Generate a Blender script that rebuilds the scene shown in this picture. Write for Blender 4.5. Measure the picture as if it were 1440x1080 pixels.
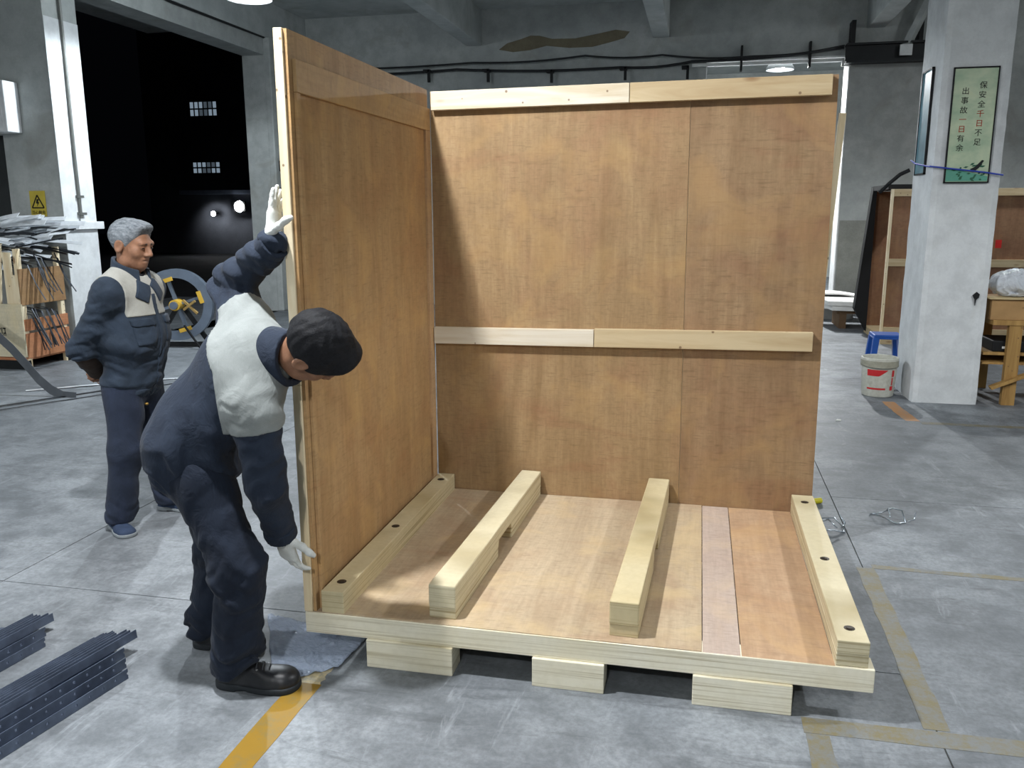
import bpy, bmesh, math, random
import numpy as np
from mathutils import Vector, Matrix, noise as mnoise

# ------------------------------------------------------------------ clear
for o in list(bpy.data.objects): bpy.data.objects.remove(o, do_unlink=True)
scene = bpy.context.scene
C = scene.collection
random.seed(7)
PI = math.pi

# ------------------------------------------------------------------ camera
CAM = Vector((1.451, -2.827, 1.73))
YAW, PITCH, ROLL, FPX = 0.216, 0.201, -0.003, 1192.9
fw = Vector((-math.sin(YAW)*math.cos(PITCH), math.cos(YAW)*math.cos(PITCH), -math.sin(PITCH)))
rt = Vector((math.cos(YAW), math.sin(YAW), 0)); up = rt.cross(fw)
r2 = rt*math.cos(ROLL)+up*math.sin(ROLL); u2 = -rt*math.sin(ROLL)+up*math.cos(ROLL)
cd = bpy.data.cameras.new('camera'); cam = bpy.data.objects.new('camera', cd); C.objects.link(cam)
cam.matrix_world = Matrix(((r2.x,u2.x,-fw.x,CAM.x),(r2.y,u2.y,-fw.y,CAM.y),(r2.z,u2.z,-fw.z,CAM.z),(0,0,0,1)))
cd.sensor_width = 36; cd.lens = FPX/1440*36; cd.clip_start = .05; cd.clip_end = 200
scene.camera = cam

# ------------------------------------------------------------------ world (night) and exposure
w = bpy.data.worlds.new('night'); scene.world = w; w.use_nodes = True
w.node_tree.nodes['Background'].inputs[0].default_value = (.006,.007,.010,1)
w.node_tree.nodes['Background'].inputs[1].default_value = .12
vs = scene.view_settings
vs.view_transform = 'Standard'; vs.look = 'None'; vs.gamma = 1; vs.use_curve_mapping = False; vs.exposure = 0.15

# lamps of the hall: position of the bulb, watts, kelvin-like tint
LAMPS = [
    ((-.28,-.50,3.80), 150, (.97,.985,1.0), 172),    # above the bending worker
    ((5.30, .90,3.85), 108, (.95,.98,1.0), 146),    # right bay
    ((-3.48,6.27,4.02), 170, (.86,.94,1.0), 172),   # left bay by the gate
    ((.90,-5.20,3.90), 112, (.96,.985,1.0), 152),    # behind the photographer
    ((5.60,8.60,3.95), 60, (.94,.98,1.0), 150),     # right rear bay
    ((-4.8,-1.2,3.90), 125, (.93,.97,1.0), 160),     # unseen lamp added in the left front bay to even the light
]

# ------------------------------------------------------------------ node helpers
MATS = {}
def srgb(r,g,b):
    f = lambda c: (c/255/12.92) if c/255 <= .04045 else ((c/255+.055)/1.055)**2.4
    return (f(r),f(g),f(b),1)
class NT:
    def __init__(s, name, rough=.7, spec=.3, metal=0):
        m = bpy.data.materials.new(name); m.use_nodes = True; s.m = m; s.t = m.node_tree
        s.b = s.t.nodes['Principled BSDF']; s.b.inputs['Roughness'].default_value = rough
        s.b.inputs['Specular IOR Level'].default_value = spec; s.b.inputs['Metallic'].default_value = metal
        s.tc = None
    def n(s, typ, **kw):
        x = s.t.nodes.new(typ)
        for k,v in kw.items(): setattr(x,k,v)
        return x
    def link(s,a,b): s.t.links.new(a,b)
    def coord(s, scale=(1,1,1), loc=(0,0,0), rot=(0,0,0)):
        if s.tc is None: s.tc = s.n('ShaderNodeTexCoord')
        mp = s.n('ShaderNodeMapping'); mp.inputs['Scale'].default_value = scale; mp.inputs['Location'].default_value = loc
        mp.inputs['Rotation'].default_value = rot
        s.link(s.tc.outputs['Object'], mp.inputs['Vector']); return mp.outputs[0]
    def noise(s, vec, scale=5, detail=4, rough=.55, dist=0):
        x = s.n('ShaderNodeTexNoise'); x.inputs['Scale'].default_value = scale; x.inputs['Detail'].default_value = detail
        x.inputs['Roughness'].default_value = rough; x.inputs['Distortion'].default_value = dist
        s.link(vec, x.inputs['Vector']); return x.outputs['Fac']
    def ramp(s, fac, stops, interp='LINEAR'):
        x = s.n('ShaderNodeValToRGB'); x.color_ramp.interpolation = interp
        e = x.color_ramp.elements
        while len(e) > 1: e.remove(e[-1])
        e[0].position, e[0].color = stops[0]
        for p,c in stops[1:]:
            q = e.new(p); q.color = c
        s.link(fac, x.inputs[0]); return x.outputs[0]
    def mix(s, fac, a, b, mode='MIX'):
        x = s.n('ShaderNodeMix', data_type='RGBA', blend_type=mode)
        for sock, val in ((x.inputs[0],fac),(x.inputs[6],a),(x.inputs[7],b)):
            if isinstance(val,(int,float)): sock.default_value = val
            elif isinstance(val,tuple): sock.default_value = val
            else: s.link(val, sock)
        return x.outputs[2]
    def bump(s, h, strength=.2, dist=.01):
        x = s.n('ShaderNodeBump'); x.inputs['Strength'].default_value = strength; x.inputs['Distance'].default_value = dist
        s.link(h, x.inputs['Height']); s.link(x.outputs[0], s.b.inputs['Normal'])
    def base(s, c):
        if isinstance(c,tuple): s.b.inputs['Base Color'].default_value = c
        else: s.link(c, s.b.inputs['Base Color'])
def g3(v): return (v,v,v,1)
BW = [(0,g3(0)),(1,g3(1))]

def plain(name, c, rough=.6, spec=.3, metal=0, vary=.12, scale=6, bump=0, bscale=40):
    if name in MATS: return MATS[name]
    m = NT(name, rough, spec, metal)
    v = m.coord(); f = m.noise(v, scale, 5)
    lo = tuple(x*(1-vary) for x in c[:3])+(1,); hi = tuple(min(1,x*(1+vary)) for x in c[:3])+(1,)
    m.base(m.ramp(f, [(.3,lo),(.7,hi)]))
    if bump: m.bump(m.noise(m.coord(), bscale, 4), bump, .004)
    MATS[name] = m.m; return m.m

def plywood(name, c_lo, c_hi, c_red, axis=2, seed=0, rough=.62, redamt=.5):
    if name in MATS: return MATS[name]
    m = NT(name, rough, .25)
    st = [9,9,9]; st[axis] = 1.1
    L = (seed*3.7, seed*1.9, seed*5.1)
    fine = [55,55,55]; fine[axis] = 3.5
    hz = [2.2,2.2,2.2]; hz[axis] = 26
    a = m.noise(m.coord(tuple(st),L), 1.0, 6, .6, .6)
    col = m.ramp(a, [(.28,c_lo),(.72,c_hi)])
    b = m.noise(m.coord((1.1,1.1,1.1),L), 1.6, 5, .6, 1.2)
    red = m.ramp(b, [(.46,g3(0)),(.66,g3(redamt))])
    col = m.mix(red, col, c_red)
    # broad reddish bands crossing the face grain
    bs = [.7,.7,.7]; bs[axis] = 3.4
    bb = m.noise(m.coord(tuple(bs),L), 1.5, 3, .6, .4)
    col = m.mix(m.ramp(bb, [(.57,g3(0)),(.66,g3(redamt*.75))]), col, c_red)
    f = m.noise(m.coord(tuple(fine),L), 1.0, 4, .7)
    col = m.mix(m.ramp(f,[(.3,g3(.30)),(.65,g3(0))]), col, tuple(x*.62 for x in c_lo[:3])+(1,))
    h = m.noise(m.coord(tuple(hz),L), 1.0, 3, .7)
    col = m.mix(m.ramp(h,[(.60,g3(0)),(.75,g3(.30))]), col, tuple(x*.66 for x in c_lo[:3])+(1,))
    # short dark checks and pale flecks across the veneer
    ds = [14,14,14]; ds[axis] = 120
    k1 = m.noise(m.coord(tuple(ds),L), 1.0, 2, .5)
    col = m.mix(m.ramp(k1,[(.56,g3(0)),(.72,g3(.38))]), col, tuple(x*.60 for x in c_lo[:3])+(1,))
    k2 = m.noise(m.coord((38,38,38),L), 1.0, 3, .6)
    col = m.mix(m.ramp(k2,[(.30,g3(.30)),(.55,g3(0))]), col, tuple(x*.70 for x in c_lo[:3])+(1,))
    k3 = m.noise(m.coord((3.2,3.2,3.2),(L[1],L[2],L[0])), 1.0, 4, .6, .6)
    col = m.mix(m.ramp(k3,[(.50,g3(0)),(.68,g3(.45))]), col, (c_hi[0]*1.08,c_hi[1]*1.0,c_hi[2]*.78,1))
    m.base(col); m.bump(f, .12, .002)
    MATS[name] = m.m; return m.m

def lvl(name, c_hi, c_lo, axis=2, seed=0):
    if name in MATS: return MATS[name]
    m = NT(name, .62, .25)
    L = (seed*2.3, seed*4.1, seed*1.7)
    sc = [1.2,1.2,1.2]; sc[axis] = 120
    a = m.noise(m.coord(tuple(sc),L), 1.0, 3, .6)
    col = m.ramp(a, [(.34,c_lo),(.50,c_hi)])
    b = m.noise(m.coord((3,3,3),L), 1.0, 5, .6)
    col = m.mix(m.ramp(b,[(.4,g3(0)),(.75,g3(.45))]), col, tuple(x*y for x,y in zip(c_hi[:3],(.88,.80,.62)))+(1,))
    f = m.noise(m.coord((40,40,40),L), 1.0, 4)
    col = m.mix(m.ramp(f,[(.35,g3(.14)),(.6,g3(0))]), col, c_lo)
    m.base(col); m.bump(a, .15, .0015)
    MATS[name] = m.m; return m.m

def pine(name, c1, c2, axis=0, seed=0):
    if name in MATS: return MATS[name]
    m = NT(name, .6, .28)
    L = (seed*2.1, seed*.7, seed*3.3)
    sc = [16,16,16]; sc[axis] = 1.4
    a = m.noise(m.coord(tuple(sc),L), 1.0, 5, .6, .8)
    col = m.ramp(a, [(.3,c2),(.62,c1)])
    vo = m.n('ShaderNodeTexVoronoi'); vo.inputs['Scale'].default_value = 1
    ks = [9,9,9]; ks[axis] = 3.2
    m.link(m.coord(tuple(ks),L), vo.inputs['Vector'])
    kn = m.ramp(vo.outputs['Distance'], [(.09,g3(.85)),(.18,g3(0))])
    col = m.mix(kn, col, (.22,.11,.045,1))
    vn = m.n('ShaderNodeTexVoronoi'); vn.inputs['Scale'].default_value = 13
    m.link(m.coord((1,1,1),L), vn.inputs['Vector'])
    col = m.mix(m.ramp(vn.outputs['Distance'], [(.075,g3(.8)),(.105,g3(0))]), col, (.16,.09,.05,1))
    m.base(col); m.bump(a,.1,.002)
    MATS[name] = m.m; return m.m

def concrete(name, lo, hi, stain=None, rough=.75, scale=1.0, bump=.25, spec=.3, fine=.22, scuff=0, blot=.40):
    if name in MATS: return MATS[name]
    m = NT(name, rough, spec)
    a = m.noise(m.coord(), .9*scale, 8, .62, .4)
    b = m.noise(m.coord((1,1,1),(5,3,1)), 4.5*scale, 8, .65)
    c = m.noise(m.coord(), 45*scale, 4, .7)
    col = m.ramp(a, [(.32,lo),(.66,hi)])
    col = m.mix(m.ramp(b,[(.38,g3(blot)),(.58,g3(0))]), col, tuple(x*.72 for x in lo[:3])+(1,))
    col = m.mix(m.ramp(c,[(.36,g3(fine)),(.6,g3(0))]), col, tuple(x*.55 for x in lo[:3])+(1,))
    if stain:
        d = m.noise(m.coord((1,1,1),(11,7,2)), 1.7*scale, 6, .6, 1.0)
        col = m.mix(m.ramp(d,[(.56,g3(0)),(.70,g3(.5))]), col, stain)
    if scuff:
        e = m.noise(m.coord((1.2,7,1),(3,1,0),(0,0,.5)), 1.4, 7, .7, .8)
        col = m.mix(m.ramp(e,[(.56,g3(0)),(.72,g3(scuff))]), col, tuple(x*.45 for x in lo[:3])+(1,))
        e2 = m.noise(m.coord((9,1.5,1),(7,2,0),(0,0,.3)), 1.2, 6, .7, .6)
        col = m.mix(m.ramp(e2,[(.60,g3(0)),(.74,g3(scuff*.8))]), col, tuple(min(1,x*1.25) for x in hi[:3])+(1,))
    m.base(col)
    m.bump(c, bump, .004)
    MATS[name] = m.m; return m.m

def emit(name, c, s):
    if name in MATS: return MATS[name]
    m = NT(name); m.base(c)
    m.b.inputs['Emission Color'].default_value = c; m.b.inputs['Emission Strength'].default_value = s
    MATS[name] = m.m; return m.m

def cloth(name, c, c2, rough=.85, bump=.35, scale=16):
    if name in MATS: return MATS[name]
    m = NT(name, rough, .2)
    a = m.noise(m.coord(), 7, 6, .65, .8)
    f = m.noise(m.coord((1,1,1)), 260, 3)
    col = m.ramp(a,[(.3,c2),(.7,c)])
    m.base(m.mix(m.ramp(f,[(.35,g3(.25)),(.6,g3(0))]), col, tuple(x*.6 for x in c[:3])+(1,)))
    m.b.inputs['Sheen Weight'].default_value = .04
    m.bump(m.noise(m.coord((1,1,.7)), scale, 3, .6, 1.6), bump, .012)
    MATS[name] = m.m; return m.m

# ------------------------------------------------------------------ mesh helpers
class MB:
    """collects boxes, tubes, prisms; build() makes ONE mesh object"""
    def __init__(s): s.v=[]; s.f=[]
    def add(s, vs, fs):
        o=len(s.v); s.v += [tuple(v) for v in vs]; s.f += [tuple(i+o for i in f) for f in fs]; return s
    def box(s, x0,x1,y0,y1,z0,z1):
        return s.add([(x0,y0,z0),(x1,y0,z0),(x1,y1,z0),(x0,y1,z0),(x0,y0,z1),(x1,y0,z1),(x1,y1,z1),(x0,y1,z1)],
                     [(0,3,2,1),(4,5,6,7),(0,1,5,4),(1,2,6,5),(2,3,7,6),(3,0,4,7)])
    def bar(s, a, b, w, h, upv=(0,0,1)):
        a=Vector(a); b=Vector(b); d=(b-a).normalized(); upv=Vector(upv)
        if abs(d.dot(upv))>.98: upv=Vector((0,1,0))
        sx=d.cross(upv).normalized(); sy=sx.cross(d).normalized()
        vs=[]
        for p in (a,b):
            for i,j in ((-1,-1),(1,-1),(1,1),(-1,1)): vs.append(p+sx*(w/2*i)+sy*(h/2*j))
        return s.add(vs,[(3,2,1,0),(4,5,6,7),(0,1,5,4),(1,2,6,5),(2,3,7,6),(3,0,4,7)])
    def tube(s, pts, r, n=8, caps=True):
        pts=[Vector(p) for p in pts]; rs=r if isinstance(r,(list,tuple)) else [r]*len(pts)
        vs=[]; fs=[]; ref=None
        for i,p in enumerate(pts):
            d=(pts[min(i+1,len(pts)-1)]-pts[max(i-1,0)]).normalized()
            if ref is None: ref = d.orthogonal().normalized()
            ref=(ref-d*ref.dot(d)).normalized(); bi=d.cross(ref)
            for k in range(n):
                a=2*PI*k/n; vs.append(p+(ref*math.cos(a)+bi*math.sin(a))*rs[i])
        for i in range(len(pts)-1):
            for k in range(n):
                fs.append((i*n+k,i*n+(k+1)%n,(i+1)*n+(k+1)%n,(i+1)*n+k))
        if caps:
            fs.append(tuple(range(n-1,-1,-1))); fs.append(tuple((len(pts)-1)*n+k for k in range(n)))
        return s.add(vs,fs)
    def lathe(s, prof, n=24, c=(0,0,0), axis='z', closed=False):
        vs=[]; fs=[]
        for (r,z) in prof:
            for k in range(n):
                a=2*PI*k/n; x,y=r*math.cos(a),r*math.sin(a)
                p={'z':(x,y,z),'y':(x,z,y),'x':(z,x,y)}[axis]
                vs.append((p[0]+c[0],p[1]+c[1],p[2]+c[2]))
        m=len(prof)
        for i in range(m if closed else m-1):
            j=(i+1)%m
            for k in range(n): fs.append((i*n+k,i*n+(k+1)%n,j*n+(k+1)%n,j*n+k))
        if not closed:
            if prof[0][0]>1e-6: fs.append(tuple(range(n-1,-1,-1)))
            if prof[-1][0]>1e-6: fs.append(tuple((m-1)*n+k for k in range(n)))
        return s.add(vs,fs)
    def prism(s, poly, axis, a0, a1):
        """poly: 2-D outline in the two other axes, extruded along axis"""
        def P(u,v,t): return {'x':(t,u,v),'y':(u,t,v),'z':(u,v,t)}[axis]
        n=len(poly)
        vs=[P(u,v,a0) for u,v in poly]+[P(u,v,a1) for u,v in poly]
        fs=[tuple(range(n-1,-1,-1)),tuple(range(n,2*n))]+[(i,(i+1)%n,n+(i+1)%n,n+i) for i in range(n)]
        return s.add(vs,fs)
    def build(s, name, m, parent=None, smooth=False, bevel=0, seg=2):
        me=bpy.data.meshes.new(name); me.from_pydata(s.v,[],s.f); me.update()
        bm=bmesh.new(); bm.from_mesh(me)
        bmesh.ops.recalc_face_normals(bm, faces=bm.faces[:]); bm.to_mesh(me); bm.free()
        return link(name, me, m, parent, smooth, bevel, seg)
def link(name, me, m, parent=None, smooth=False, bevel=0, seg=2):
    o=bpy.data.objects.new(name,me); C.objects.link(o)
    if m is not None and not me.materials: me.materials.append(m)
    if parent is not None: o.parent=parent
    if smooth:
        me.shade_smooth()
    if bevel:
        bv=o.modifiers.new('bevel','BEVEL'); bv.width=bevel; bv.segments=seg; bv.limit_method='ANGLE'; bv.angle_limit=.6
    return o
def autosmooth(o, ang=35):
    me=o.data; me.shade_smooth(); me.set_sharp_from_angle(angle=math.radians(ang)); return o
def tag(o, label, cat, group=None, kind=None):
    o['label']=label
    if cat: o['category']=cat
    if group: o['group']=group
    if kind: o['kind']=kind
    return o
def struct(o, label=None):
    o['kind']='structure'
    if label: o['label']=label
    return o
def empty(name, loc=(0,0,0), rz=0):
    o=bpy.data.objects.new(name,None); C.objects.link(o); o.location=loc; o.rotation_euler=(0,0,rz); o.empty_display_size=.1; return o
def copy_tree(o, parent=None):
    c=o.copy(); C.objects.link(c)
    if parent is not None: c.parent=parent
    for ch in list(o.children): copy_tree(ch,c)
    return c
def text_mesh(body, size, m, name, parent, loc, rot, depth=.001):
    cu=bpy.data.curves.new(name,'FONT'); cu.body=body; cu.size=size; cu.extrude=depth; cu.align_x='CENTER'; cu.align_y='CENTER'
    t=bpy.data.objects.new('tmp_text',cu); C.objects.link(t)
    dg=bpy.context.evaluated_depsgraph_get(); dg.update()
    me=bpy.data.meshes.new_from_object(t.evaluated_get(dg)); bpy.data.objects.remove(t,do_unlink=True)
    me.materials.clear()
    o=link(name,me,m,parent); o.location=loc; o.rotation_euler=rot; return o

# ------------------------------------------------------------------ signed distance modelling (people, clothing, crumpled things)
def nrm(v): v=np.asarray(v,np.float32); return v/np.linalg.norm(v)
def cap(P,a,b,ra,rb=None):
    rb=ra if rb is None else rb
    a=np.asarray(a,np.float32); b=np.asarray(b,np.float32); ab=b-a
    t=np.clip(((P-a)@ab)/max(1e-9,float(ab@ab)),0,1)
    return np.linalg.norm(P-a-t[:,None]*ab,axis=1)-(ra+(rb-ra)*t)
def ecap(P,a,b,ra,rb,side,k):
    s=nrm(side); a=np.asarray(a,np.float32); b=np.asarray(b,np.float32)
    sq=lambda X:X+(1/k-1)*((X-a)@s)[...,None]*s
    return cap(sq(P),a,sq(b[None])[0],ra,rb)
def ell(P,c,r,M=None):
    q=P-np.asarray(c,np.float32)
    if M is not None: q=q@np.asarray(M,np.float32)
    r=np.asarray(r,np.float32)
    k0=np.linalg.norm(q/r,axis=1); k1=np.linalg.norm(q/(r*r),axis=1)
    return k0*(k0-1)/np.maximum(k1,1e-6)
def rbox(P,c,h,r=0,M=None):
    q=P-np.asarray(c,np.float32)
    if M is not None: q=q@np.asarray(M,np.float32)
    d=np.abs(q)-(np.asarray(h,np.float32)-r)
    return np.linalg.norm(np.maximum(d,0),axis=1)+np.minimum(d.max(axis=1),0)-r
def smin(a,b,k):
    h=np.maximum(k-np.abs(a-b),0)/k
    return np.minimum(a,b)-h*h*k*.25
def smax(a,b,k): return -smin(-a,-b,k)
def U(k,*ds):
    r=ds[0]
    for d in ds[1:]: r=smin(r,d,k)
    return r
def folds(P,d,f,amp,w=(0,0,1),seed=0.0):
    """cloth folds: warped ridges running across direction d"""
    d=nrm(d); w=np.asarray(w,np.float32)
    e=nrm(np.cross(d,(.37,.81,.45)))
    ph=1.7*np.sin(P@e*f*.55+seed)+1.1*np.sin(P@nrm(np.cross(d,e))*f*.4+seed*2.3)
    r=1-2*np.abs(np.sin(.5*(P@d*f+ph+seed)))
    m=.6+.4*np.sin(P@e*f*.31+seed*1.7)
    return amp*m*(.75*r+.35*np.sin(P@d*f*1.9+ph*1.6+seed*3))
def surface_nets(v,xs,ys,zs):
    s=v<0
    c=np.zeros(tuple(n-1 for n in v.shape),np.int8)
    offs=[(i,j,k) for i in (0,1) for j in (0,1) for k in (0,1)]
    nx,ny,nz=v.shape
    for i,j,k in offs: c+=s[i:nx-1+i,j:ny-1+j,k:nz-1+k]
    mixed=(c>0)&(c<8)
    idx=-np.ones(mixed.shape,np.int64); cells=np.argwhere(mixed); idx[mixed]=np.arange(len(cells))
    acc=np.zeros((len(cells),3)); cnt=np.zeros(len(cells))
    I,J,K=cells.T
    for o1 in offs:
        for ax in range(3):
            if o1[ax]: continue
            o2=list(o1); o2[ax]=1
            v1=v[I+o1[0],J+o1[1],K+o1[2]]; v2=v[I+o2[0],J+o2[1],K+o2[2]]
            cr=(v1<0)!=(v2<0)
            t=np.where(cr,v1/np.where(cr,v1-v2,1),0)
            p1=np.stack([xs[I+o1[0]],ys[J+o1[1]],zs[K+o1[2]]],1); p2=np.stack([xs[I+o2[0]],ys[J+o2[1]],zs[K+o2[2]]],1)
            acc[cr]+=(p1+t[:,None]*(p2-p1))[cr]; cnt[cr]+=1
    V=acc/cnt[:,None]; F=[]
    def quads(e,get,fl):
        i,j,k=np.argwhere(e).T
        q=np.stack([idx[g] for g in get(i,j,k)],1); f=fl(i,j,k)
        q[f]=q[f][:,::-1]; F.append(q)
    e=(s[:-1,1:-1,1:-1]!=s[1:,1:-1,1:-1]); quads(e,lambda i,j,k:((i,j,k),(i,j+1,k),(i,j+1,k+1),(i,j,k+1)),lambda i,j,k:~s[i,j+1,k+1])
    e=(s[1:-1,:-1,1:-1]!=s[1:-1,1:,1:-1]); quads(e,lambda i,j,k:((i,j,k),(i,j,k+1),(i+1,j,k+1),(i+1,j,k)),lambda i,j,k:~s[i+1,j,k+1])
    e=(s[1:-1,1:-1,:-1]!=s[1:-1,1:-1,1:]); quads(e,lambda i,j,k:((i,j,k),(i+1,j,k),(i+1,j+1,k),(i,j+1,k)),lambda i,j,k:~s[i+1,j+1,k])
    return V,np.concatenate(F)
def axis_grid(lo,hi,vox,fine=None):
    """coordinates from lo to hi; fine=(a,b,step) refines one stretch"""
    if fine is None: return np.arange(lo,hi+vox,vox)
    a,b,st=fine
    return np.concatenate([np.arange(lo,a,vox),np.arange(a,b,st),np.arange(b,hi+vox,vox)])
def sdf_object(name, fn, lo, hi, vox, m, parent, fine=None, origin=(0,0,0)):
    xs,ys,zs=[axis_grid(lo[i],hi[i],vox,fine[i] if fine else None) for i in range(3)]
    v=np.empty((len(xs),len(ys),len(zs)),np.float32)
    YY,ZZ=np.meshgrid(ys,zs,indexing='ij')
    step=max(1,int(400000/max(1,YY.size)))
    for i in range(0,len(xs),step):
        sl=xs[i:i+step]
        P=np.empty((len(sl),)+YY.shape+(3,),np.float32); P[...,0]=sl[:,None,None]; P[...,1]=YY; P[...,2]=ZZ
        v[i:i+step]=fn(P.reshape(-1,3)).reshape(len(sl),*YY.shape)
    v[v==0]=1e-6
    V,F=surface_nets(v,xs,ys,zs)
    V=V-np.asarray(origin)
    me=bpy.data.meshes.new(name)
    me.vertices.add(len(V)); me.vertices.foreach_set('co',V.astype(np.float32).ravel())
    me.loops.add(F.size); me.loops.foreach_set('vertex_index',F.astype(np.int32).ravel())
    me.polygons.add(len(F)); me.polygons.foreach_set('loop_start',np.arange(0,F.size,4,dtype=np.int32)); 
    me.update(calc_edges=True); me.validate()
    return link(name,me,m,parent,smooth=True)

# ================================================================== THE HALL
floor_m = concrete('floor_concrete', srgb(110,115,120), srgb(147,152,157), stain=srgb(90,95,100), rough=.55, scale=1.0, bump=.18, spec=.35, fine=.40, scuff=.75, blot=.75)
wall_m  = concrete('wall_plaster', srgb(158,163,162), srgb(184,188,186), stain=srgb(146,146,138), rough=.85, scale=1.0, bump=.2, fine=.10)
white_m = concrete('white_pillar_paint', srgb(205,208,210), srgb(222,225,226), stain=srgb(196,197,195), rough=.8, scale=1.2, bump=.25, fine=.10)
ceil_m  = concrete('ceiling_plaster', srgb(166,172,172), srgb(188,193,192), stain=srgb(152,154,148), rough=.9, scale=.8, bump=.2, fine=.08)
dado_m  = concrete('dado_paint', srgb(128,130,124), srgb(148,150,144), rough=.8, scale=1.0, bump=.15)
dark_m  = plain('dark_steel', srgb(38,40,42), .55, .4, .5)
black_m = plain('black_paint', srgb(20,21,23), .6, .3)

# ---- floor: poured slabs with open saw-cut joints over the sub-base
fl = MB().box(-9.2,9.2,-7.2,13.0,-.30,-.006).build('floor', concrete('joint_dirt', srgb(62,62,60), srgb(80,80,76)))
struct(fl,'grey concrete factory floor of poured slabs')
def slab(x0,x1,y0,y1):
    g=.003
    MB().box(x0+g,x1-g,y0+g,y1-g,-.10,0).build('slab', floor_m, fl)
xc=[-9.2,-5.82,-1.75,2.30,6.35,9.2]
yl=[-7.2,-3.60,.36,4.35,8.35,13.0]; yr=[-7.2,-1.55,2.46,6.45,10.4,13.0]
for i in range(5):
    yy = yr if i>=3 else yl
    for j in range(5): slab(xc[i],xc[i+1],yy[j],yy[j+1])

# ---- walls
H=5.2
wb = MB()
wb.box(-5.85,1.43,12.6,13.05,0,H).box(3.72,9.2,12.6,13.05,0,H).box(1.43,3.72,12.6,13.05,4.2,H)
wb = struct(wb.build('wall_back', wall_m),'plastered rear wall of the hall with a tall open doorway')
MB().box(3.74,9.0,12.585,12.6,0,1.56).build('dado', dado_m, wb)
rv = MB().box(3.70,3.718,12.59,13.06,0,4.2).box(1.432,1.45,12.59,13.06,0,4.2).box(1.43,3.72,12.59,13.06,4.17,4.2)
rv.build('door_reveal', concrete('reveal_white', srgb(232,234,234), srgb(240,242,242), rough=.7), wb)
# flaked paint showing bare plaster
def blob(cx,cz,w,h,n,seed):
    rnd=random.Random(seed); pts=[]
    for k in range(n):
        a=2*PI*k/n; r=1+rnd.uniform(-.28,.28)
        pts.append((cx+w*math.cos(a)*r, cz+h*math.sin(a)*r+ .10*math.sin((math.cos(a)*w)*2.2)))
    return pts
flake_m = concrete('bare_plaster', srgb(112,106,88), srgb(128,120,100), rough=.9, bump=.2)
MB().prism([(-2.15,4.52),(-1.9,4.47),(-1.6,4.49),(-1.3,4.55),(-.9,4.50),(-.5,4.50),(-.2,4.56),(.05,4.62),(.14,4.72),(-.1,4.76),(-.4,4.71),(-.8,4.65),(-1.2,4.66),(-1.42,4.72),(-1.58,4.73),(-1.75,4.68),(-2.0,4.62)],'y',12.59,12.6).build('flaked_patch', flake_m, wb)
wl = MB()
wl.box(-6.25,-5.85,5.95,6.50,0,H).box(-6.25,-5.85,11.02,13.05,0,H).box(-6.25,-5.85,6.50,11.02,4.32,H)
wl = struct(wl.build('wall_left', wall_m),'left wall with the open loading gate to the dark yard')
MB().box(-5.853,-5.843,5.95,6.50,1.62,3.90).box(-5.853,-5.843,5.95,6.50,0,1.53).build('lit_white_paint', white_m, wl)  # white pillar paint, cut off where lamplight ends: light pool put into colour
MB().box(-6.40,-5.80,5.90,6.58,1.53,1.62).build('ledge', white_m, wl, bevel=.006)
# wall facing the camera left of the pillar, with a dark window
wg = MB()
wg.box(-6.55,-6.25,5.95,6.25,0,H).box(-9.2,-7.9,5.95,6.25,0,H).box(-7.9,-6.55,5.95,6.25,0,1.55).box(-7.9,-6.55,5.95,6.25,2.62,H)
wg = struct(wg.build('wall_gate', wall_m),'grey wall beside the gate pillar')
win = struct(MB().box(-7.9,-7.85,6.02,6.08,1.55,2.62).box(-6.60,-6.55,6.02,6.08,1.55,2.62).box(-7.85,-6.60,6.02,6.08,1.55,1.60).box(-7.85,-6.60,6.02,6.08,2.57,2.62).box(-7.24,-7.20,6.02,6.08,1.60,2.57).build('window_1', dark_m),'dark window with steel frame in the gate wall')
gm = NT('night_glass', .08, .5); gm.base((.01,.012,.014,1))
for x0,x1 in ((-7.85,-7.24),(-7.20,-6.60)): MB().box(x0,x1,6.045,6.055,1.60,2.57).build('pane', gm.m, win)
struct(MB().box(9.0,9.2,-7.2,13.05,0,H).build('wall_right', wall_m),'plastered right wall of the hall')
struct(MB().box(-9.2,9.2,-7.4,-7.2,0,H).build('wall_front', wall_m),'plastered wall behind the photographer')
struct(MB().box(-9.4,-9.2,-7.2,6.25,0,H).build('wall_side', wall_m),'plastered far left wall of the hall')
ce = struct(MB().box(-9.4,9.2,-7.4,13.05,H,H+.2).build('ceiling', ceil_m),'grey plastered concrete ceiling with downstand beams')
for x in (-5.95,-2.60,.67,4.07,7.4):
    MB().box(x-.14,x+.14,-7.2,12.6,4.60,H).build('beam', ceil_m, ce, bevel=.012)
MB().box(-9.2,9.0,3.8,4.15,4.75,H).build('beam', ceil_m, ce, bevel=.012)

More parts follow.
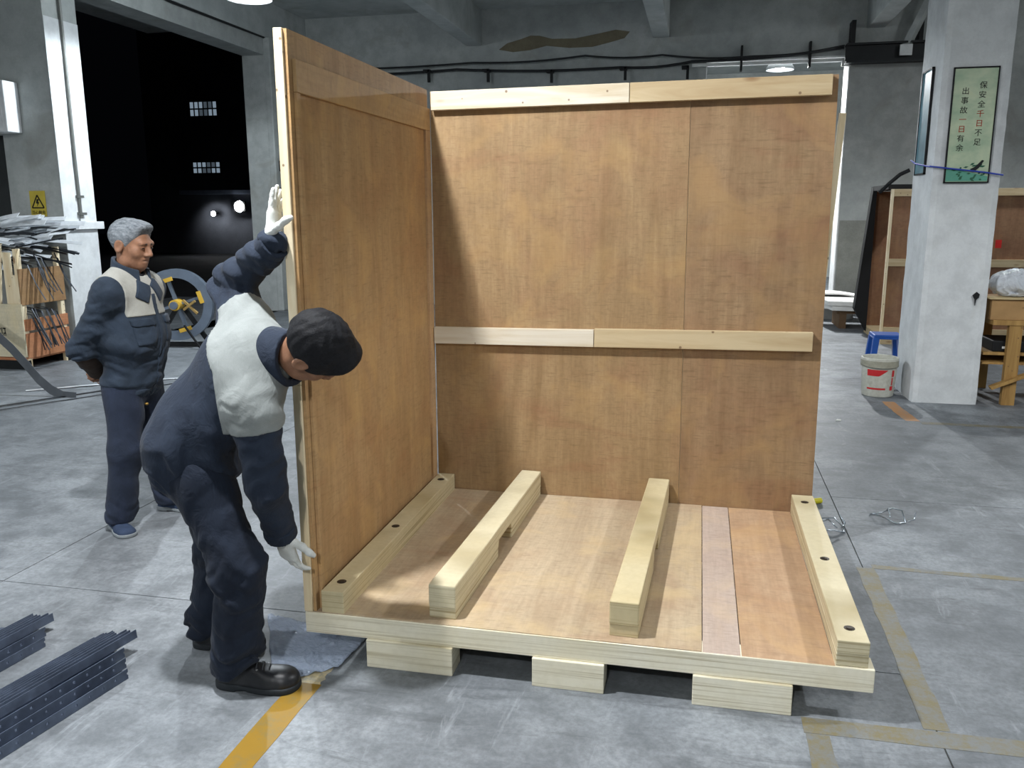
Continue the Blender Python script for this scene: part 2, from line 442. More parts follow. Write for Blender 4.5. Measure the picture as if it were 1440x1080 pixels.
# ---- far pillar of the gate and near pillar
p = MB().box(-5.86,-5.74,11.02,11.55,0,4.6).build('concrete_pillar', wall_m, bevel=.02)
struct(p,'grey concrete pillar at the far side of the gate')
P0x,P1x,P0y,P1y = 3.40,3.955,5.38,6.12
def rough_pillar():
    bm=bmesh.new(); nx,nz=10,60
    ring=[]
    for k in range(nz+1):
        z=H*k/nz; row=[]
        pts=[(P0x+(P1x-P0x)*i/nx,P0y) for i in range(nx)]+[(P1x,P0y+(P1y-P0y)*i/nx) for i in range(nx)]
        pts+=[(P1x-(P1x-P0x)*i/nx,P1y) for i in range(nx)]+[(P0x,P1y-(P1y-P0y)*i/nx) for i in range(nx)]
        for i,(x,y) in enumerate(pts):
            n=mnoise.noise(Vector((x*6,y*6,z*6)))*.006
            edge = (i%nx==0)
            if edge: n -= .012+.010*abs(mnoise.noise(Vector((x*3,y*3,z*9))))
            cx,cy=(P0x+P1x)/2,(P0y+P1y)/2; d=Vector((x-cx,y-cy)).normalized()
            row.append(bm.verts.new((x+d.x*n,y+d.y*n,z)))
        ring.append(row)
    m=len(ring[0])
    for k in range(nz):
        for i in range(m): bm.faces.new((ring[k][i],ring[k][(i+1)%m],ring[k+1][(i+1)%m],ring[k+1][i]))
    me=bpy.data.meshes.new('pillar'); bm.to_mesh(me); bm.free(); return me
p = link('concrete_pillar', rough_pillar(), white_m, smooth=False); struct(p,'square white plastered pillar carrying the slogan posters')

# ---- the room beyond the doorway and the yard
nr = MB().box(-4,9.0,13.05,21,-.2,0).build('floor_next_room', floor_m); struct(nr,'concrete floor of the next room beyond the doorway')
struct(MB().box(-4.2,9.2,21,21.2,0,H).box(-4.2,-4,13.05,21.2,0,H).box(9.0,9.2,13.05,21.2,0,H).build('wall_next_room', wall_m),'walls of the next room beyond the doorway')
struct(MB().box(-4.2,9.2,13.05,21.2,H,H+.2).build('ceiling_next_room', ceil_m),'ceiling of the next room beyond the doorway')
yd = MB().box(-60,-6.25,6.25,60,-.25,-.02).build('yard_ground', concrete('asphalt', srgb(46,47,50), srgb(60,61,64), rough=.9)); struct(yd,'dark asphalt yard outside the gate')
struct(MB().box(-6.25,-5.82,6.50,11.02,-.25,0).build('gate_threshold', floor_m),'concrete threshold of the loading gate')

# ---- lamps
shade_m = plain('lamp_shade_enamel', srgb(120,124,126), .4, .5)
shade_in = plain('lamp_shade_inside', srgb(225,228,230), .35, .5)
bulb_m = emit('lamp_glow', (.95,.98,1,1), 60)
def bay_lamp(pos, watts, tint, label, ztop=H, blend=.15, cone=172):
    x,y,z=pos
    t=empty('ceiling_lamp',(x,y,z)); tag(t,label,'lamp','pendant bay lamps of the hall')
    prof=[(.05,.30),(.06,.24),(.10,.20),(.20,.10),(.25,.02),(.255,-.01),(.248,-.01),(.24,.02),(.19,.09),(.09,.185),(.04,.20)]
    autosmooth(MB().lathe(prof,28).build('shade', shade_m, t))
    autosmooth(MB().lathe([(.035,.20),(.05,.16),(.085,.09),(.095,.05),(.08,.01),(.04,-.012),(.001,-.016)],20).build('bulb', bulb_m, t))
    MB().tube([(0,0,.30),(0,0,ztop-z)],.012,8).build('stem', dark_m, t)
    MB().lathe([(.06,ztop-z-.03),(.06,ztop-z)],16).build('ceiling_rose', dark_m, t)
    ld=bpy.data.lights.new('bay_light','SPOT'); ld.energy=watts*4; ld.color=tint; ld.spot_size=math.radians(cone); ld.spot_blend=blend; ld.shadow_soft_size=.07
    lo=bpy.data.objects.new('bay_light',ld); C.objects.link(lo); lo.parent=t; lo.location=(0,0,-.03)
    # added fill light above the opaque shade, brightens ceiling and upper walls
    pd=bpy.data.lights.new('uplight_fill','POINT'); pd.energy=watts*.6; pd.color=tint; pd.shadow_soft_size=.12
    po=bpy.data.objects.new('uplight_fill',pd); C.objects.link(po); po.parent=t; po.location=(0,0,.42)
    return t
names=['pendant bay lamp hanging above the bending worker','pendant bay lamp in the bay right of the crate','pendant bay lamp glowing beside the loading gate','pendant bay lamp behind the photographer','pendant bay lamp in the rear right bay','unseen pendant lamp added to even the light at left front']
for (pos,wt,tint,cn),nm in zip(LAMPS,names): bay_lamp(pos,wt,tint,nm,cone=cn,blend=.15 if cn>165 else .30)
bay_lamp((2.76,14.3,4.27), 420, (.97,.99,1), 'round glowing bay lamp in the next room seen over the crate')

# ---- conduits, hooks and rail on the rear wall
pipe_m = plain('grey_conduit', srgb(105,107,104), .5, .4, .3)
def sag(pts,n=6):
    out=[]
    for a,b in zip(pts[:-1],pts[1:]):
        for i in range(n):
            t=i/n; out.append(tuple(a[k]+(b[k]-a[k])*t-(.04*math.sin(PI*t) if k==2 else 0) for k in range(3)))
    return out+[pts[-1]]
tag(MB().tube(sag([(-5.84,12.50,4.22),(-2.9,12.50,4.20),(.0,12.50,4.13),(1.2,12.50,4.18),(3.6,12.50,4.30)]),.022,6).build('cable', dark_m),'thick dark cable sagging along the rear wall','cable')
tag(MB().tube(sag([(-5.84,12.47,4.32),(-2.6,12.47,4.30),(-.6,12.47,4.34),(.7,12.47,4.30),(2.2,12.47,4.22),(3.6,12.47,4.33)]),.016,6).build('cable', dark_m),'thin upper cable looping along the rear wall','cable')
tag(MB().box(1.2,3.62,12.52,12.56,4.10,4.15).box(3.58,3.72,12.50,12.56,4.02,4.12).build('conduit', plain('white_conduit', srgb(205,207,205), .5, .4), bevel=.004),'white trunking run over the tall doorway','conduit')
for i,(x,z) in enumerate(((-3.4,4.18),(-2.31,4.15),(-1.18,4.10),(.09,4.10),(1.13,4.08))):
    tag(MB().box(x-.10,x+.02,12.40,12.6,z-.01,z+.03).box(x-.02,x+.025,12.40,12.45,z-.19,z+.02).build('wall_hook', black_m),'black iron hook under the cables on rear wall','hook','iron hooks under the cables')
for i,(x,z0,z1) in enumerate(((2.0,4.0,4.40),(3.08,4.02,4.42))):
    tag(MB().box(x-.018,x+.018,12.46,12.6,z0,z1).build('cable_hanger', black_m, bevel=.004),'black strap hanger holding cables over the doorway','hanger','strap hangers over the doorway')
rail = empty('crane_rail',(3.6,12.3,4.02)); tag(rail,'dark steel rail bracketed on rear wall beside the doorway','rail')
MB().box(.0,1.42,.0,.04,0,.30).box(0,1.42,-.10,.12,.27,.30).box(0,1.42,-.10,.12,0,.03).build('rail_beam', dark_m, rail)
for x in (.10,1.10): MB().box(x-.03,x+.03,.0,.28,.28,.66).build('hanger', black_m, rail)
MB().bar((.86,.0,.16),(1.20,-.3,1.05),.10,.10).build('strut', ceil_m, rail)
MB().box(.78,.96,-.14,-.10,.08,.24).build('plate', white_m, rail)
# cable along the gate lintel and conduit on the white gate pillar
tag(MB().tube([(-5.83,6.6,4.62),(-5.83,8.5,4.58),(-5.83,11.4,4.60)],.02,6).build('cable', dark_m),'dark cable clipped along the gate lintel','cable')
t=empty('conduit_pipe',(-5.82,6.20,0)); tag(t,'grey conduit running down the white gate pillar','conduit')
MB().tube([(0,0,5.1),(0,.01,3.5),(0,.0,2.4),(0,.01,1.66)],.018,8).build('pipe', pipe_m, t)
MB().box(-.02,.02,-.03,.07,1.90,1.93).build('clip', pipe_m, t); MB().box(-.02,.02,-.03,.09,1.70,1.73).build('clip', pipe_m, t)

# electrical box, warning sign
t=empty('electrical_box',(-6.62,5.945,2.63)); tag(t,'white wall box hung above the dark window','box')
MB().box(-.55,.35,-.22,0,0,.56).build('housing', plain('white_enamel', srgb(222,224,226), .4, .4), t, bevel=.012)
MB().box(-.50,.30,-.226,-.22,.05,.51).build('cover', plain('white_enamel', srgb(222,224,226), .4, .4), t, bevel=.004)
t=empty('warning_sign',(-6.17,5.945,1.685)); tag(t,'yellow triangular electrical warning sign on the gate wall','sign')
MB().box(-.105,.105,-.006,0,0,.295).build('plate', plain('sign_yellow', srgb(196,176,70), .5, .3), t)
tri=MB(); 
for a,b in (((-.08,.10),(.08,.10)),((.08,.10),(0,.245)),((0,.245),(-.08,.10))): tri.bar((a[0],-.008,a[1]),(b[0],-.008,b[1]),.014,.004,(0,1,0))
tri.build('triangle', black_m, t)
MB().prism([(-.012,.200),(.018,.200),(.004,.165),(.022,.165),(-.014,.115),(-.003,.150),(-.022,.150)],'y',-.009,-.006).build('lightning_bolt', black_m, t)
text_mesh('当心触电',.046,black_m,'lettering',t,(0,-.008,.045),(PI/2,0,0))
# small dark boxes on the far gate pillar
for z0,z1 in ((2.42,2.60),(1.75,2.15)):
    t=empty('switch_box',(-5.738,11.25,z0)); tag(t,'small dark switch box on the far gate pillar','switch box','switch boxes on the far pillar')
    MB().box(0,.06,-.12,.12,0,z1-z0).build('case', black_m, t, bevel=.008)
    MB().box(.06,.066,-.09,.09,.03,z1-z0-.03).build('cover', dark_m, t)

# posters on the white pillar
poster_m = NT('poster_print', .45, .35)
a=poster_m.noise(poster_m.coord((1,1,1.5)), 3.2, 4, .6)
pc=poster_m.ramp(a,[(.3,srgb(150,178,150)),(.6,srgb(196,208,178)),(.8,srgb(206,208,160))])
poster_m.base(pc)
t=empty('safety_poster',(3.67,5.362,1.962)); tag(t,'pale green safety slogan poster framed in black on the pillar front','poster')
MB().box(-.172,.172,-.004,.012,0,.942).build('sheet', poster_m.m, t)
MB().box(-.178,-.168,-.010,.012,-.006,.948).box(.168,.178,-.010,.012,-.006,.948).box(-.178,.178,-.010,.012,-.006,.006).box(-.178,.178,-.010,.012,.936,.948).build('frame', black_m, t)
ink=plain('print_ink', srgb(30,34,34), .5); red=plain('print_red', srgb(176,60,36), .5); grn=plain('print_green', srgb(46,98,74), .5); teal=plain('print_teal', srgb(96,160,140), .5)
for k,ch in enumerate('保安全千日不足'):
    text_mesh(ch,.062,red if ch in '千日' else ink,'lettering',t,(.062-.001*k,-.006,.795-.0775*k),(PI/2,0,0))
for k,ch in enumerate('出事故一日有余'):
    text_mesh(ch,.062,red if ch in '一日' else ink,'lettering',t,(-.072-.001*k,-.006,.750-.0775*k),(PI/2,0,0))
rr=random.Random(3)
for k in range(26):
    x=rr.uniform(-.14,.13); z=rr.uniform(.02,.16)*(1-.3*abs(x)/.15); a=rr.uniform(-.5,1.0); Lf=rr.uniform(.02,.045)
    x=min(x,.155-Lf)
    MB().prism([(x,z),(x+Lf*.5*math.cos(a)-.008*math.sin(a),z+Lf*.5*math.sin(a)+.008),(x+Lf*math.cos(a),z+Lf*math.sin(a)),(x+Lf*.5*math.cos(a)+.008*math.sin(a),z+Lf*.5*math.sin(a)-.008)],'y',-.0062-.00005*k,-.004).build('leaf_print', grn, t)
MB().prism([(-.165,.01),(.165,.01),(.165,.05),(.06,.075),(-.05,.10),(-.165,.13)],'y',-.0055,-.004).build('hill_print', teal, t)
MB().prism([(.02,.11),(.06,.13),(.11,.185),(.125,.18),(.09,.12),(.055,.09)],'y',-.012,-.004).build('bird_print', ink, t)
t=empty('side_poster',(3.383,5.77,2.05)); tag(t,'blue green slogan poster on the shaded side of the pillar','poster')
MB().box(-.002,.012,-.17,.17,0,.90).build('sheet', plain('poster_blue', srgb(92,128,140), .45, vary=.3), t)
MB().box(-.008,.012,-.178,-.166,-.006,.906).box(-.008,.012,.166,.178,-.006,.906).box(-.008,.012,-.178,.178,-.006,.006).box(-.008,.012,-.178,.178,.894,.906).build('frame', black_m, t)
tag(MB().tube([(3.375,6.1,2.19),(3.372,5.9,2.15),(3.37,5.5,2.11),(3.372,5.352,2.10),(3.40,5.338,2.095),(3.6,5.336,2.07),(3.80,5.338,2.045),(3.955,5.345,2.02)],.007,6).build('blue_rope', plain('blue_cord', srgb(52,72,170), .6)),'thin blue cord tied across the pillar poster','cord')
tag(MB().tube([(3.36,6.05,2.10),(3.28,6.06,2.06),(3.20,6.10,1.98),(3.14,6.2,1.90)],.018,8).build('black_hose', black_m),'short black cable end hanging off the pillar side','cable')
# peeled patch and nail hole on the pillar front
struct(p)
MB().prism([(3.82,.99),(3.85,1.02),(3.875,1.0),(3.87,.97),(3.85,.95),(3.845,.90),(3.84,.95)],'y',5.355,5.372).build('chipped_hole', black_m, p)

# ---- floor markings
def marking(name,label,x0,x1,y0,y1,m,rot=0,taper=0):
    n=14; vs=[]; fs=[]; rnd=random.Random(int((x0+y0)*991))
    along_y=(y1-y0)>(x1-x0)
    for k in range(n+1):
        t=k/n
        j0,j1=rnd.uniform(-.006,.006),rnd.uniform(-.006,.006)
        if along_y: y=y0+(y1-y0)*t; vs+= [(x0+j0+rot*t,y),(x1+j1+rot*t,y)]
        else: x=x0+(x1-x0)*t; vs+= [(x,y0+j0+rot*t),(x,y1+j1+rot*t)]
    top=[(a,b,.0012) for a,b in vs]; bot=[(a,b,-.02) for a,b in vs]
    N=len(vs)
    for k in range(n):
        a,b,c,d=2*k,2*k+1,2*k+3,2*k+2
        fs+=[(a,b,c,d),(N+a,N+d,N+c,N+b),(a,d,N+d,N+a),(b,N+b,N+c,c)]
    fs+=[(0,N,N+1,1),(2*n,2*n+1,N+2*n+1,N+2*n)]
    return tag(MB().add(top+bot,fs).build(name,m),label,'floor marking')
def paint(name,c,c2,lo,hi):
    m=NT(name,.55,.3); a=m.noise(m.coord(),9,8,.7); b=m.noise(m.coord(),60,4,.7)
    f=m.mix(.35,a,b); m.base(m.mix(m.ramp(f,[(lo,g3(0)),(hi,g3(1))]),c,c2)); m.bump(b,.15,.003); MATS[name]=m.m; return m.m
y_m=paint('yellow_line_paint',srgb(144,112,38),srgb(128,110,64),.48,.62)
yw_m=paint('scuffed_line_paint',srgb(214,196,150),srgb(168,160,140),.42,.56)
o_m=paint('worn_yellow_paint',srgb(122,113,84),srgb(120,122,121),.42,.58)
or_m=paint('orange_line_paint',srgb(184,136,92),srgb(150,142,130),.48,.66)
marking('floor_line','bright yellow line painted on floor beside the boots',.015,.125,-2.4,-.17,y_m,.01)
marking('floor_line','scuffed pale stretch of floor line running under the crate',.02,.13,-.17,.10,yw_m,.0)
marking('floor_line','worn yellow floor line parallel to the crate side',2.26,2.345,.004,1.374,o_m,.01)
marking('floor_line','thin worn floor line running away from the wire clips',2.345,4.6,1.375,1.42,o_m,-.06)
marking('floor_line','faded wide floor line crossing in front of the crate corner',1.86,4.4,-.10,-.01,o_m,.02)
marking('floor_line','faded floor line stub in front of the crate corner',1.865,1.945,-1.5,-.105,o_m,.0)
marking('floor_line','orange floor line stub beside the paint bucket',3.19,3.30,4.62,5.36,or_m,-.05)
marking('floor_line','faint orange floor line in front of the pillar',3.30,6.4,4.52,4.60,o_m,-.02)
# ================================================================== THE CRATE
W,L,ZT,ZB = 2.09,1.56,.203,.113
cream=srgb(240,234,214); cream_lo=srgb(196,186,158)
lvl_m  = lvl('laminated_timber', cream, cream_lo, 2, 0)
lvl_y  = lvl('laminated_timber_yellow', srgb(206,193,158), srgb(162,146,110), 2, 3)
lvl_p  = lvl('laminated_timber_pale', srgb(210,200,170), srgb(168,154,120), 2, 5)
pine_w = pine('pale_pine', srgb(216,208,192), srgb(198,182,154), 0, 0)
pine_y = pine('yellow_pine', srgb(196,178,144), srgb(174,150,114), 0, 4)
pine_v = pine('pale_pine_upright', srgb(236,222,192), srgb(216,192,150), 2, 2)
ply_a = plywood('plywood_wall', srgb(142,115,82), srgb(176,148,111), srgb(146,102,76), 2, 1, redamt=.42)
ply_b = plywood('plywood_wall_second', srgb(136,109,80), srgb(168,140,107), srgb(140,98,74), 2, 6, redamt=.42)
ply_c = plywood('plywood_side', srgb(172,138,96), srgb(200,166,122), srgb(170,122,84), 2, 9, redamt=.35)
ply_d = plywood('plywood_deck', srgb(178,157,130), srgb(202,184,157), srgb(172,138,110), 1, 3, redamt=.40)
ply_e = plywood('plywood_deck_pink', srgb(186,166,152), srgb(202,185,173), srgb(178,152,138), 1, 5, redamt=.3)
ply_f = plywood('plywood_deck_orange', srgb(178,146,116), srgb(198,168,138), srgb(168,126,94), 1, 8, redamt=.35)
bolt_m = plain('bolt_steel', srgb(74,66,58), .45, .5, .6)

base = empty('timber_pallet',(0,0,0)); tag(base,'timber crate base with plywood deck on laminated blocks','crate base')
B=.003
MB().box(0,W,0,.09,ZB,ZT-.004).build('front_rail', lvl_m, base, bevel=B)
MB().box(0,W,L-.09,L,ZB,ZT-.012).build('rear_rail', lvl_m, base, bevel=B)
MB().box(0,W,.74,.83,ZB,ZT-.012).build('middle_rail', lvl_m, base, bevel=B)
for x0,x1,n,m,dz in ((.006,1.514,'deck_sheet',ply_d,0),(1.517,1.648,'deck_strip',ply_e,-.003),(1.651,1.962,'deck_sheet',ply_f,-.003)):
    MB().box(x0,x1,.004,L-.002,ZT-.012,ZT+dz).build(n,m,base,bevel=.0015)
for y in (-.012,.73,L-.10):
    for x0,x1 in ((.254,.598),(.905,1.172),(1.487,1.827)):
        MB().box(x0,x1,y,y+.11,0,ZB).build('block', lvl_m, base, bevel=B)
# bolted edge bearers
def bearer(x0,x1,h,m,two=False):
    bz=ZT-.003
    b=MB()
    if two:
        b.box(x0,x1,.008,L-.012,bz,bz+h*.5-.001); b.box(x0,x1,.004,L-.008,bz+h*.5,bz+h)
    else: b.box(x0,x1,.006,L-.008,bz,bz+h)
    o=b.build('bearer', m, base, bevel=B)
    for y in (.10,.72,1.44):
        autosmooth(MB().lathe([(.019,bz+h-.004),(.019,bz+h+.0012),(.011,bz+h+.0016),(.011,bz+h+.004),(.001,bz+h+.004)],14,((x0+x1)/2,y,0)).build('bolt', bolt_m, o))
bearer(.068,.160,.090,lvl_y)
bearer(1.962,2.068,.096,lvl_p,True)

# loose notched cross beams lying on the deck
def loose_beam(label,x,rz,h,m):
    t=empty('timber_beam',(x,.045,ZT),rz); tag(t,label,'beam')
    w=.108; n0,n1,nh=.62,.86,.032; Lb=1.50
    # side outline with a fork notch in the underside
    prof=[(0,.045),(n0,.045),(n0+.012,.045+nh),(n1-.012,.045+nh),(n1,.045),(Lb,.045),(Lb,h),(0,h)]
    MB().prism(prof,'x',-w/2,w/2).build('upper_lamination', m, t, bevel=.005)
    MB().box(-w/2+.001,w/2-.001,.004,n0,0,.045).box(-w/2+.001,w/2-.001,n1,Lb-.003,0,.045).build('lower_lamination', m, t, bevel=.003)
    return t
loose_beam('notched timber beam on the deck next to the shaded side panel',.545,-.036,.137,lvl_p)
loose_beam('notched timber beam on the deck over the middle block',1.235,-.036,.137,lvl_y)

# rear panel
t=empty('plywood_board',(0,L,ZT-.09)); tag(t,'upright plywood rear panel of the crate with two pine battens','crate panel')
z1=2.345-(ZT-.09)
MB().prism([(.063,.0),(1.392,.0),(1.378,z1-.004),(.060,z1-.012)],'y',.002,.014).build('plywood_sheet', ply_a, t)
MB().prism([(1.394,.0),(2.066,.0),(2.052,z1+.006),(1.380,z1-.004)],'y',.0028,.0148).build('plywood_sheet', ply_b, t)
def batten(x0,x1,za,zb,dz,m,n='batten',th=.038):
    MB().prism([(x0,za),(x1,za+dz),(x1,zb+dz),(x0,zb)],'y',-th,.002).build(n,m,t,bevel=.002)
o=ZT-.09
batten(.075,1.085,2.238-o,2.330-o,.010,pine_w); batten(1.088,2.022,2.248-o,2.340-o,.008,pine_y)
batten(.066,.930,1.030-o,1.118-o,.006,pine_w); batten(.933,2.012,1.036-o,1.130-o,.010,pine_y)
# frame behind the sheet
for x0,x1 in ((.062,.15),(1.34,1.43),(1.96,2.05)): MB().box(x0,x1,.016,.052,.0,z1-.02).build('rear_post', pine_v, t, bevel=.002)

# side panel held by the worker
t=empty('plywood_board',(0,0,ZT)); tag(t,'plywood side panel with pine edge held upright by the worker','crate panel')
hz=2.344-ZT
MB().box(.000,.034,-.004,.072,0.0,hz*.42).build('edge_post', pine_v, t, bevel=.002)
MB().box(.001,.034,-.004,.072,hz*.42+.001,hz).build('edge_post', pine_v, t, bevel=.002)
MB().box(.001,.034,1.47,1.545,0,hz-.01).build('edge_post', pine_v, t, bevel=.002)
for z in (.004,hz*.48,hz-.095): MB().box(.001,.033,.074,1.468,z,z+.09).build('rail', pine_y, t, bevel=.002)
MB().box(.035,.047,.006,1.55,.0,hz-.002).build('plywood_sheet', ply_c, t)
zt_=2.248-ZT; zs_=2.138-ZT
MB().box(.0475,.062,.034,1.548,zs_,zt_).build('facing_strip', plywood('plywood_strip', srgb(188,152,106), srgb(206,172,126), srgb(180,134,92), 1, 2, redamt=.2), t, bevel=.0015)
MB().box(.0475,.060,.034,.062,0,zs_-.001).build('facing_strip', ply_c, t, bevel=.0015)
MB().box(.0475,.062,1.475,1.548,0,zs_-.001).build('facing_strip', plywood('plywood_strip_upright', srgb(186,152,114), srgb(208,174,136), srgb(176,130,94), 2, 2, redamt=.2), t, bevel=.0015)
MB().box(.0472,.0495,.0625,1.474,0.0,zs_-.002).build('inner_sheet', ply_c, t)
# props standing behind the rear panel
tag(MB().bar((2.02,1.90,0.02),(2.098,1.69,2.19),.045,.03,(1,0,0)).build('wooden_prop', pine_v, bevel=.002),'slanted pine prop behind the rear panel edge','prop')

# plastic film under the crate corner
fm=NT('plastic_film',.10,.8); fm.base(srgb(200,214,238)); fm.b.inputs['Alpha'].default_value=.78
fm.bump(fm.noise(fm.coord(),38,5,.7,2.0),.9,.02); fm.m.surface_render_method='DITHERED' if hasattr(fm.m,'surface_render_method') else None
bm=bmesh.new(); n=48; vs={}
A,Bq,Cq,D=Vector((-.33,.30)),Vector((.17,.20)),Vector((.15,-.05)),Vector((-.04,-.21))
for i in range(n+1):
    for j in range(n+1):
        u,v=i/n,j/n; p=(A*(1-u)+Bq*u)*(1-v)+(D*(1-u)+Cq*u)*v
        z=.003+.016*abs(mnoise.noise(Vector((p.x*24,p.y*24,3))))+.008*abs(mnoise.noise(Vector((p.x*60,p.y*60,7))))
        j2=mnoise.noise(Vector((p.x*7,p.y*7,9)))*.012
        vs[i,j]=bm.verts.new((p.x+j2,p.y+j2,z))
for i in range(n):
    for j in range(n): bm.faces.new((vs[i,j],vs[i,j+1],vs[i+1,j+1],vs[i+1,j]))
me=bpy.data.meshes.new('film'); bm.to_mesh(me); bm.free()
o=link('plastic_film',me,fm.m,smooth=True); so=o.modifiers.new('thickness','SOLIDIFY'); so.thickness=.001
tag(o,'crinkled clear bluish plastic film on floor under the crate corner','plastic film')

# ================================================================== SMALL THINGS ROUND THE CRATE
wire_m=plain('bright_wire', srgb(190,200,208), .25, .6, .9)
def wire_clip(loc,rz,label):
    t=empty('wire_clip',loc,rz); tag(t,label,'wire clip')
    MB().tube([(-.10,0,.004),(-.06,.05,.01),(0,.06,.05),(.06,.04,.055),(.10,0,.006),(.07,-.05,.005),(0,-.045,.02),(-.06,-.05,.03),(-.10,0,.004)],.0042,6).build('loop', wire_m, t, smooth=True)
    MB().tube([(-.03,.055,.03),(.0,.0,.065),(.03,-.045,.03)],.0042,6).build('spring', wire_m, t, smooth=True)
    MB().tube([(.09,.01,.006),(.13,.04,.02),(.12,.08,.05)],.0038,6).build('hook', wire_m, t, smooth=True)
wire_clip((2.20,1.86,0),.4,'bent bright wire clip on floor right beside the crate')
wire_clip((2.56,2.12,0),-.6,'bent bright wire clip lying apart on the open floor')
t=empty('marker_pen',(2.13,2.27,.018),.5); tag(t,'yellow marker pen lying behind the bolted bearer','marker')
ylw=plain('yellow_plastic', srgb(206,196,40), .4, .4)
autosmooth(MB().lathe([(.001,-.05),(.016,-.05),(.017,.05),(.014,.055),(.014,.06),(.001,.06)],14,axis='x').build('barrel', ylw, t))
autosmooth(MB().lathe([(.0175,.05),(.0175,.105),(.012,.11),(.001,.11)],14,axis='x').build('pen_cap', ylw, t))
tag(MB().prism([(2.62,4.50),(2.66,4.49),(2.67,4.53),(2.64,4.55)],'z',.001,.006).build('paper_scrap', plain('scrap_white', srgb(225,225,220), .8)),'tiny white paper scrap on the open floor','paper scrap')

# ---- perforated steel angle strips on the floor
angle_m=plain('blued_steel', srgb(84,94,112), .42, .5, .35, vary=.3, scale=14)
def angle_mesh(Ls,w=.040,th=.0035,pitch=.058,hole=.010):
    b=MB()
    # standing flange (plane x=0) with a row of square holes, lying flange
    n=int(Ls/pitch); zc=w*.5
    b.box(0,th,-Ls,0,0,zc-hole/2); b.box(0,th,-Ls,0,zc+hole/2,w)
    y=0
    for k in range(n):
        y0=-k*pitch-pitch*.5
        b.box(0,th,y0-pitch+hole/2+pitch*.5-pitch*.0,y0-hole/2+pitch*.5-pitch*.5+0,zc-hole/2,zc+hole/2) if False else b.box(0,th,-(k+1)*pitch+hole/2,-k*pitch-hole/2,zc-hole/2,zc+hole/2)
    b.box(-w,0,-Ls,0,0,th)
    me_o=b.build('angle_tmp', angle_m); me=me_o.data; bpy.data.objects.remove(me_o,do_unlink=True); return me
angle_me=angle_mesh(1.7)
fin_o=MB().box(0,.0035,-1.7,0,0,.034).box(-.018,0,-1.7,0,0,.003).build('fin_tmp', angle_m); fin_me=fin_o.data; bpy.data.objects.remove(fin_o,do_unlink=True)
flat_o=MB().box(-.05,0,-1.7,0,0,.0175).build('flat_tmp', angle_m); flat_me=flat_o.data; bpy.data.objects.remove(flat_o,do_unlink=True)
def strip(loc,rz,roll,label,group,me=None):
    o=bpy.data.objects.new('steel_angle_strip',me or angle_me); C.objects.link(o); o.location=loc; o.rotation_euler=(0,roll,rz); tag(o,label,'steel strip',group); return o
def pile(ex,ey,rz,group,which,ntop,nlow,rnd):
    c,s_=math.cos(rz),math.sin(rz); dz=.0185
    def at(u,v,z): return (ex+u*c-v*s_,ey+u*s_+v*c,z)
    ordn=['outermost','second','third','fourth','fifth','sixth','seventh','eighth','ninth']
    rown=['bottom','second','third']
    for k in range(nlow):          # stepped lower rows whose holed flanges show
        strip(at(-.040*k,.035*k-rnd.uniform(0,.03),.0015+dz*k),rz,0,'perforated steel angle, outer one of the %s row of the %s pile'%(rown[k],which),group)
        strip(at(-.040*k-.045,.03*k-.02,.0010+dz*k),rz,0,'flat dark steel bar, middle one of the %s row of the %s pile'%(rown[k],which),group,flat_me)
        strip(at(-.040*k-.100,.03*k-.03,.0010+dz*k),rz,0,'flat dark steel bar, inner one of the %s row of the %s pile'%(rown[k],which),group,flat_me)
        if k<2: strip(at(-.040*k-.155,.03*k-.03,.0010+dz*k),rz,0,'flat dark steel bar, innermost one of the %s row of the %s pile'%(rown[k],which),group,flat_me)
    for k in range(ntop):
        strip(at(-.040*nlow-.0195*k,.05+.03*nlow+rnd.uniform(-.02,.012)-.004*k,.0015+dz*nlow+.004-.00055*k*k),rz,-.12-.03*k,'thin dark steel strip, %s from the stepped edge on top of the %s pile'%(ordn[k],which),group,fin_me)
rnd=random.Random(5)
pile(-.598,-.262,-.17,'steel angle strips in the larger pile','larger',9,3,rnd)
pile(-1.085,-.125,-.12,'steel angle strips in the smaller pile','smaller',6,2,rnd)

# ================================================================== LEFT: SCRAP BIN, COIL CART
ply_o=plywood('orange_plywood', srgb(176,120,86), srgb(202,146,108), srgb(170,100,70), 1, 12)
ply_t=plywood('tan_plywood', srgb(142,112,80), srgb(166,134,98), srgb(134,98,72), 1, 14)
board_m=plywood('cream_board', srgb(206,196,168), srgb(222,212,186), srgb(200,184,150), 0, 13, redamt=.3)
bx,by=-5.86,5.16
t=empty('scrap_bin',(bx,by,0)); tag(t,'wooden scrap bin with cream front board and orange plywood side','bin')
fb=MB().box(-1.3,.0,0,.02,.14,.735).build('front_board', board_m, t, bevel=.003)
for k,(x0,x1,z0,z1) in enumerate(((-.36,-.345,.40,.47),(-.335,-.30,.45,.465),(-.335,-.32,.40,.465),(-.335,-.30,.40,.412),(-.29,-.28,.40,.47),(-.27,-.235,.455,.47),(-.25,-.24,.40,.47),(-.27,-.235,.40,.415),(-.34,-.23,.385,.392))):
    MB().box(x0,x1,-.002,.0,z0,z1).build('stencil_mark', ink, fb)
MB().box(-.018,.0,.02,.70,.12,.40).build('side_board', ply_o, t, bevel=.002)
MB().box(-.018,.0,.02,.70,.43,.56).build('side_board', ply_o, t, bevel=.002)
MB().box(-.018,.0,.02,.70,.72,1.12).build('side_board', ply_t, t, bevel=.002)
for x,y in ((-.06,.03),(-.06,.62),(-1.26,.03),(-1.26,.62)): MB().box(x,x+.05,y,y+.06,0,1.34).build('corner_post', pine_v, t, bevel=.002)
MB().box(-1.3,-.02,.02,.70,.10,.14).build('bottom_board', ply_o, t)
